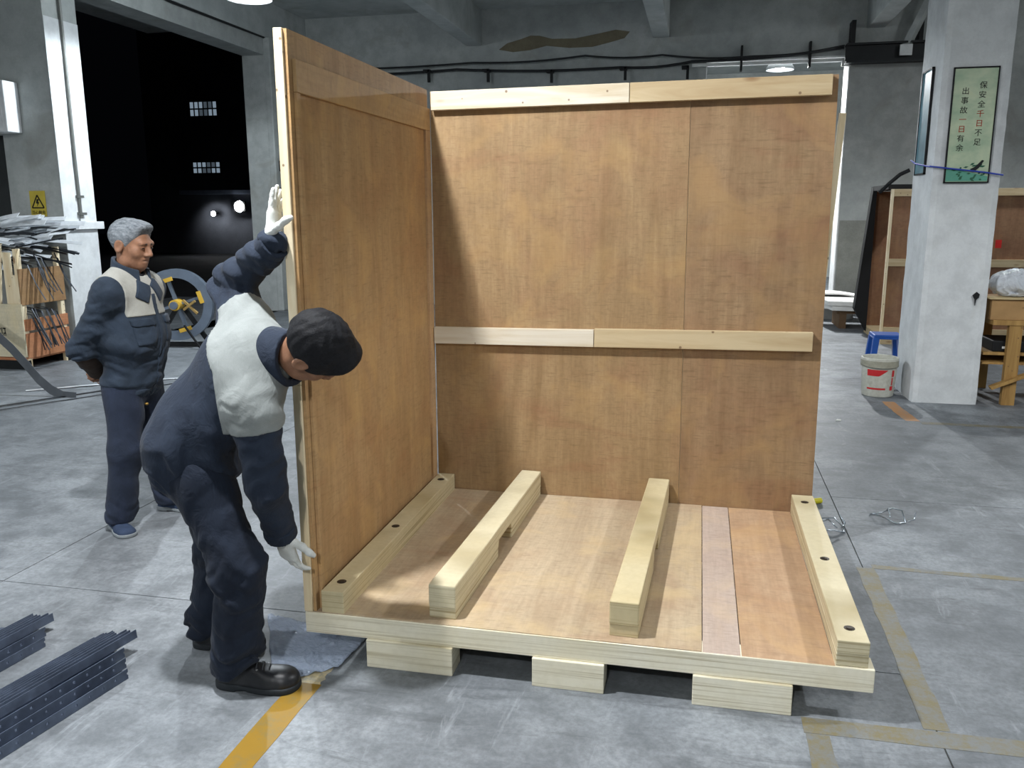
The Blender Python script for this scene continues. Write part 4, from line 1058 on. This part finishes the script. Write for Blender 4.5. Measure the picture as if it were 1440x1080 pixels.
def torso(P,g=0.0):
    d=ecap(P,pel+v3(.0,0,-.02),waist,.128+g,.122+g,HIPSIDE,1.28)
    d=smin(d,ecap(P,waist,chest,.126+g,.130+g,sideT,1.26),.08)
    d=smin(d,ecap(P,chest,chest*.45+neckb*.55,.122+g,.085+g,sideT,1.25),.06)
    d=smin(d,cap(P,shR,chest*.4+neckb*.6,.074+g,.085+g),.06); d=smin(d,cap(P,shL,chest*.4+neckb*.6,.074+g,.085+g),.06)
    return d
def jacket_raw(P):
    d=torso(P,.012)
    back=-frontT
    d=smin(d,ell(P,pel+back*.045+v3(-.01,0,.045),(.135,.150,.115)),.07)                  # bloused jacket over the seat
    lowz=np.clip((1.12-P[:,2])/.25,0,1)
    d=d+folds(P,axT+.5*frontT,28,.020,seed=.6)*lowz+folds(P,axT-.6*frontT+.4*sideT,64,.009,seed=3.1)*lowz
    aR=U(.03,cap(P,shR,elbR,.082,.070),cap(P,elbR,wrR,.068,.056))+folds(P,elbR-shR,44,.013,seed=2)+folds(P,elbR-shR+v3(.1,0,0),95,.006,seed=4)
    aL=U(.03,cap(P,shL,elbL,.084,.072),cap(P,elbL,wrL,.068,.054))+folds(P,wrL-elbL,44,.013,seed=5)+folds(P,wrL-elbL+v3(0,.1,0),95,.006,seed=4)
    # hem cut across the hips, neck opening, cuffs
    hemn=nrm(waist-pel+v3(.02,0,0)); d=smax(d,-((P-(pel+v3(0,0,-.115)))@hemn),.012)
    d=smin(d,aR,.045); d=smin(d,aL,.045)
    d=smax(d,-cap(P,neckb-axT*.02,headc,.060,.072),.01)
    return d
def yoke_field(P):
    a=(P-(chest+axT*.012))@(axT+.34*sideT)
    e=np.abs((P-chest)@sideT)
    # sleeve seam: far enough out along the upper arm
    sR=((P-shR)@nrm(elbR-shR))-.095; sL=((P-shL)@nrm(elbL-shL))-.070
    near=np.minimum(1,1)
    dR=np.linalg.norm(P-shR,axis=1)<.26; dL=np.linalg.norm(P-shL,axis=1)<.20
    r=-a
    r=np.where(dR,np.maximum(r,sR),r); r=np.where(dL,np.maximum(r,sL),r)
    r=np.minimum(r,np.maximum(sR,cap(P,shR-nrm(elbR-shR)*.10,elbR,.120)))
    r=np.maximum(r,((P-elbL)@nrm(shL-elbL))*-1+.10)
    r=np.maximum(r,.93-P[:,2])
    return r
jk=SO('jacket',lambda P: smax(jacket_raw(P),-np.maximum(yoke_field(P)+.002,jacket_raw(P)-.02-0*P[:,0]) if False else jacket_raw(P),.001),(-.62,-.38,.52),(.14,.28,1.68),.0085,navy)
# the yoke is a separate panel lying on the jacket shell
SO('yoke',lambda P: np.maximum(np.maximum(jacket_raw(P)-.0045,-jacket_raw(P)-.010),yoke_field(P)),(-.36,-.36,.90),(.10,.16,1.50),.0065,yoke_m,jk)
# stand collar
cdir=nrm(headc-neckb)
def collar(P):
    nb=neckb+v3(.022,-.012,-.030)
    u=(P-nb)@cdir; rad=np.linalg.norm((P-nb)-u[:,None]*cdir,axis=1)
    R=.100-.16*np.clip(u-.0,0,.08)
    return np.maximum(np.abs(rad-R)-.0085,np.abs(u-.026)-.056)-.003
SO('collar',collar,tuple(neckb-.16),tuple(neckb+.18),.0055,navy,jk)
def cuff(a,b,r):
    ax=nrm(b-a)
    return lambda P: np.maximum(np.abs(np.linalg.norm((P-b)-((P-b)@ax)[:,None]*ax,axis=1)-r)-.008,np.abs((P-b)@ax)-.022)-.002
SO('cuff',cuff(elbR,wrR,.050),tuple(wrR-.09),tuple(wrR+.09),.005,navy,jk); SO('cuff',cuff(elbL,wrL,.047),tuple(wrL-.09),tuple(wrL+.09),.005,navy,jk)
def trousers(P):
    d=ecap(P,pel+v3(0,0,.03),pel+v3(.015,0,-.07),.118,.118,HIPSIDE,1.32)
    d=smin(d,ell(P,pel+v3(-.060,0,-.02),(.105,.140,.110)),.06)
    def leg(h,k,a,sd):
        e=U(.05,cap(P,h,k,.105,.086),cap(P,k,a+v3(0,0,-.01),.085,.092))
        z=P[:,2]
        e=e+folds(P,(0.25,.1,1),44,.016,seed=sd)*np.clip(1-np.abs(z-.46)/.20,0,1)+folds(P,(0.1,.2,1),66,.016,seed=sd+1)*np.clip(1-np.abs(z-.14)/.15,0,1)+folds(P,k-h,24,.012,seed=sd+2)+folds(P,(k-h)+v3(.2,.1,0),70,.005,seed=sd+4)
        return smax(e,.055+.75*np.clip(P[:,0]-a[0]-.01,0,.075)-z,.008)
    lr,ll=leg(hipR,kneeR,ankR,.4),leg(hipL,kneeL,ankL,1.9)
    d=smin(d,smin(lr,ll,.02),.05)
    return smax(d,.062-P[:,2],.008)
SO('trousers',trousers,(-.60,-.40,.04),(.06,.20,.98),.0085,trou_m)
def wbody(P):
    d=head_d(((P-headc)@HM)/HS)*HS
    d=smin(d,cap(P,headc-HM[:,2]*.055-HM[:,1]*.018,neckb-axT*.03,.055,.060),.03)
    d=smin(d,torso(P,-.028),.03)
    for ch in ((shR,elbR,wrR),(shL,elbL,wrL)): d=U(.02,d,cap(P,ch[0],ch[1],.050,.040),cap(P,ch[1],ch[2],.040,.028))
    for ch in ((hipR,kneeR,ankR),(hipL,kneeL,ankL)): d=U(.03,d,cap(P,ch[0],ch[1],.075,.055),cap(P,ch[1],ch[2],.055,.038))
    return d
hl=headc-.15; hh=headc+.15
SO('body',wbody,(-.58,-.40,.06),(.34,.22,1.66),.013,skin_m,fine=[(hl[0],hh[0],.004),(hl[1],hh[1],.004),(hl[2],hh[2],.004)])
SO('hair',lambda P: hair_black(((P-headc)@HM)/HS)*HS,tuple(headc-.17),tuple(headc+.17),.0055,hair_b)
for s in (-1,1):
    SO('eyebrow',lambda P: np.maximum(np.abs(head_d(((P-headc)@HM)/HS))-.004,cap(((P-headc)@HM)/HS,(s*.018,.088,.033),(s*.044,.078,.034),.007)),tuple(headc-.15),tuple(headc+.15),.005,brow_m)
gl=hand_sdf(wrL+v3(.004,.004,.012),(.04,.16,.98),(1,.05,0),(.15,-1,.1),curl=.06,spread=.05,s=1.08,thumb_out=.55,tp=5.0)
SO('glove',gl,tuple(gl.lo),tuple(gl.hi),.0042,glove_m)
gr=hand_sdf(wrR+v3(.003,.004,-.012),(.14,.20,-.96),(.35,.85,.2),(.95,.05,.15),curl=.34,spread=.09,s=1.08,thumb_out=.95)
SO('glove',gr,tuple(gr.lo),tuple(gr.hi),.0042,glove_m)
lo_=lambda p:(p[0]-O[0],p[1]-O[1],0)
shoe(wk,'boot',lo_((-.248,-.243)),lo_((.065,-.200)),leather,rubber)
shoe(wk,'boot',lo_((-.500,.000)),lo_((-.215,.055)),leather,rubber)

# ------------------------------------------------------------------ the man looking on (own axes: +Y is where he faces, +X his right)
st=empty('person',(-1.600,1.245,0),math.radians(-88)); tag(st,'grey haired man in faded work jacket standing with hands behind back','person')
def lean(P):   # he leans a little forward from the hips
    Q=P.copy(); Q[:,1]-=.036*np.clip((P[:,2]-.80)/.35,0,1); return Q
SP=lambda name,fn,lo,hi,vox,m,par=None,fine=None: sdf_object(name,lambda P: fn(lean(P)),lo,(hi[0],hi[1]+.045,hi[2]),vox,m,par or st,fine)
sR,sL=v3(.180,-.010,1.310),v3(-.180,-.010,1.310); eR,eL=v3(.212,-.165,1.03),v3(-.212,-.165,1.03); wR,wL=v3(.050,-.185,.875),v3(-.055,-.205,.895)
def torso2(P,g=0.0):
    d=ecap(P,(0,.002,.80),(0,.012,1.05),.128+g,.128+g,(1,0,0),1.26)
    d=smin(d,ecap(P,(0,.012,1.05),(0,-.005,1.27),.128+g,.118+g,(1,0,0),1.38),.08)
    d=smin(d,cap(P,sR,(.05,-.015,1.375),.068+g,.062+g),.06); return smin(d,cap(P,sL,(-.05,-.015,1.375),.068+g,.062+g),.06)
def jk2_raw(P):
    d=torso2(P,.016)
    z=P[:,2]
    d=d+folds(P,(.25,.35,1),26,.016,seed=1.3)*np.clip((1.14-z)/.15,0,1)+folds(P,(.6,.2,1),70,.007,seed=2.3)*np.clip((1.14-z)/.15,0,1)
    d=d+.022*np.clip((.815-z)/.03,0,1)                                                     # gathered waistband
    for s_,e_,w_,sd in ((sR,eR,wR,.3),(sL,eL,wL,2.2)):
        a=U(.03,cap(P,s_,e_,.074,.066),cap(P,e_,e_*.55+w_*.45,.066,.058))+folds(P,e_-s_,44,.014,seed=sd)+folds(P,e_-s_+v3(.05,.1,0),95,.006,seed=sd+1)
        d=smin(d,a,.04)
    d=smax(d,.728-z,.010)
    d=smax(d,-cap(P,(0,.012,1.37),(0,.05,1.56),.058,.080),.012)
    return d
def yk2(P):
    x=np.abs(P[:,0]); return np.maximum(1.185-P[:,2]+.02*np.clip(P[:,1],-.1,0), (x-.178)*.94-(P[:,2]-1.31)*.10)
jk=SP('jacket',jk2_raw,(-.40,-.34,.69),(.40,.24,1.46),.0085,navy2)
SP('yoke',lambda P: np.maximum(np.maximum(jk2_raw(P)-.004,-jk2_raw(P)-.010),yk2(P)),(-.24,-.22,1.15),(.24,.22,1.46),.0065,yoke2,jk)
def collar2(P):
    u=P[:,2]-1.400+.45*(P[:,1]-.0); rad=np.hypot(P[:,0]*.95,P[:,1]-.012); R=.090-.35*np.clip(u,-.05,.08)*.4
    d=np.maximum(np.abs(rad-R)-.007,np.abs(u-.012)-.050)-.003
    return np.maximum(d,(P[:,1]-.075)*.8+(.030-np.abs(P[:,0]))*.9)
SP('collar',collar2,(-.15,-.15,1.30),(.15,.16,1.50),.005,navy2,jk)
for sg in (1,-1):   # pointed collar leaves lying on the chest
    SP('collar_leaf',lambda P: np.maximum(np.maximum(jk2_raw(P)-.012,-jk2_raw(P)-.004),rbox(P,(sg*.062,.10,1.315),(.040,.12,.052),.006,np.array([[math.cos(.5),0,-sg*math.sin(.5)],[0,1,0],[sg*math.sin(.5),0,math.cos(.5)]]))),(-.16,.0,1.2),(.16,.2,1.42),.005,navy2,jk)
shellp=lambda P,t: np.maximum(jk2_raw(P)-t,-jk2_raw(P)-.004)
SP('placket',lambda P: np.maximum(shellp(P,.006),np.maximum(np.abs(P[:,0])-.017,np.maximum(.80-P[:,2],P[:,2]-1.30))+0*(P[:,1]<0))if False else np.maximum(np.maximum(shellp(P,.006),np.abs(P[:,0])-.017),np.maximum(-P[:,1],np.maximum(.74-P[:,2],P[:,2]-1.30))),(-.05,.0,.72),(.05,.22,1.33),.005,navy2,jk)
for sg in (1,-1):
    pk=SP('chest_pocket',lambda P: np.maximum(shellp(P,.005),rbox(P,(sg*.105,.14,1.095),(.056,.14,.062),.006)),(-.2,.0,1.0),(.2,.22,1.2),.005,navy2,jk)
    SP('pocket_flap',lambda P: np.maximum(shellp(P,.011),rbox(P,(sg*.105,.14,1.155),(.060,.14,.020),.006)),(-.2,.0,1.1),(.2,.22,1.2),.005,navy2,pk)
SP('waistband',lambda P: np.maximum(np.maximum(shellp(P,.004),.731-P[:,2]),P[:,2]-.785),(-.26,-.24,.70),(.26,.24,.82),.006,navy2,jk)
for e_,w_ in ((eR,wR),(eL,wL)):
    SP('sleeve_cover',lambda P: U(.02,cap(P,e_*.72+w_*.28,w_,.066,.050))+folds(P,w_-e_,60,.005,seed=1),tuple(np.minimum(e_,w_)-.1),tuple(np.maximum(e_,w_)+.1),.0075,brown_c,jk)
def trs2(P):
    z=P[:,2]
    d=ecap(P,(0,-.005,.86),(0,-.008,.80),.118,.120,(1,0,0),1.30)
    def leg(sx,kx,ax,ky,ay,sd):
        e=U(.04,cap(P,(sx*.088,-.005,.80),(kx,ky,.46),.104,.084),cap(P,(kx,ky,.46),(ax,ay,.07),.083,.078))
        return e+folds(P,(.2,.3,1),44,.015,seed=sd)*np.clip(1-np.abs(z-.46)/.2,0,1)+folds(P,(.1,.3,1),66,.013,seed=sd+1)*np.clip(1-np.abs(z-.12)/.12,0,1)+folds(P,(.1,.2,1),22,.012,seed=sd)
    a=leg(1,.150,.168,.020,-.040,.3); b=leg(-1,-.130,-.175,.03,.045,2.0)
    d=smin(d,smin(a,b,.02),.05)
    return smax(d,.048-z,.008)
tr=SP('trousers',trs2,(-.32,-.22,.02),(.32,.22,.96),.0085,trou2)
SP('snap',lambda P: ell(P,(.090,.130,.705),(.010,.012,.008)),(.05,.09,.66),(.13,.17,.75),.004,brass,tr)
hc2=v3(0,.030,1.555); HM2=frame((.06,.96,-.24),(0,.22,.98)); HS2=1.10
def sbody(P):
    d=head_d(((P-hc2)@HM2)/HS2)*HS2
    d=smin(d,cap(P,hc2+v3(0,-.022,-.05),v3(0,-.012,1.36),.058,.062),.03)
    d=smin(d,torso2(P,-.03),.03)
    for s_,e_,w_ in ((sR,eR,wR),(sL,eL,wL)): d=U(.02,d,cap(P,s_,e_,.046,.038),cap(P,e_,w_,.038,.028))
    for sx,kx,ax,ky,ay in ((1,.150,.168,.020,-.040),(-1,-.130,-.175,.03,.045)): d=U(.03,d,cap(P,(sx*.088,0,.80),(kx,ky,.46),.075,.055),cap(P,(kx,ky,.46),(ax,ay,.08),.055,.036))
    d=np.minimum(d,HRf(P)); d=np.minimum(d,HLf(P)); return d
HRf=hand_sdf(wR,(-.75,-.10,-.55),(0,-.9,.1),(-.5,-.1,.8),curl=.5,s=1.0,thumb_out=.6)
HLf=hand_sdf(wL+v3(0,-.03,0),(.75,-.10,-.50),(0,.9,.1),(.5,-.1,.8),curl=.6,s=1.0,thumb_out=.6)
SP('body',sbody,(-.36,-.34,.05),(.36,.22,1.74),.012,skin_m,fine=[(-.13,.13,.0042),(-.14,.17,.0042),(1.43,1.73,.0042)])
SP('hair',lambda P: hair_grey(((P-hc2)@HM2)/HS2)*HS2,tuple(hc2-.17),tuple(hc2+.17),.005,hair_g)
for sg in (-1,1):
    SP('eye',lambda P: ell(((P-hc2)@HM2)/HS2,(sg*.031,.0865,.009),(.011,.0065,.0035)),tuple(hc2-.15),tuple(hc2+.15),.0035,dark_eye)
    SP('eyebrow',lambda P: np.maximum(np.abs(head_d(((P-hc2)@HM2)/HS2))-.003,cap(((P-hc2)@HM2)/HS2,(sg*.016,.090,.030),(sg*.046,.078,.031),.006)),tuple(hc2-.15),tuple(hc2+.15),.004,brow_m)
SP('shirt',lambda P: np.maximum(np.abs(np.hypot(P[:,0],P[:,1]-.005)-.068)-.006,np.abs(P[:,2]-1.392+.3*P[:,1])-.035),(-.1,-.1,1.3),(.1,.1,1.46),.005,shirt_m)
shoe(st,'shoe',(.125,-.125,0),(.280,.090,0),blue_shoe,grey_sole,laces=False,low=True)
shoe(st,'shoe',(-.172,-.035,0),(-.190,.245,0),blue_shoe,grey_sole,laces=False,low=True)
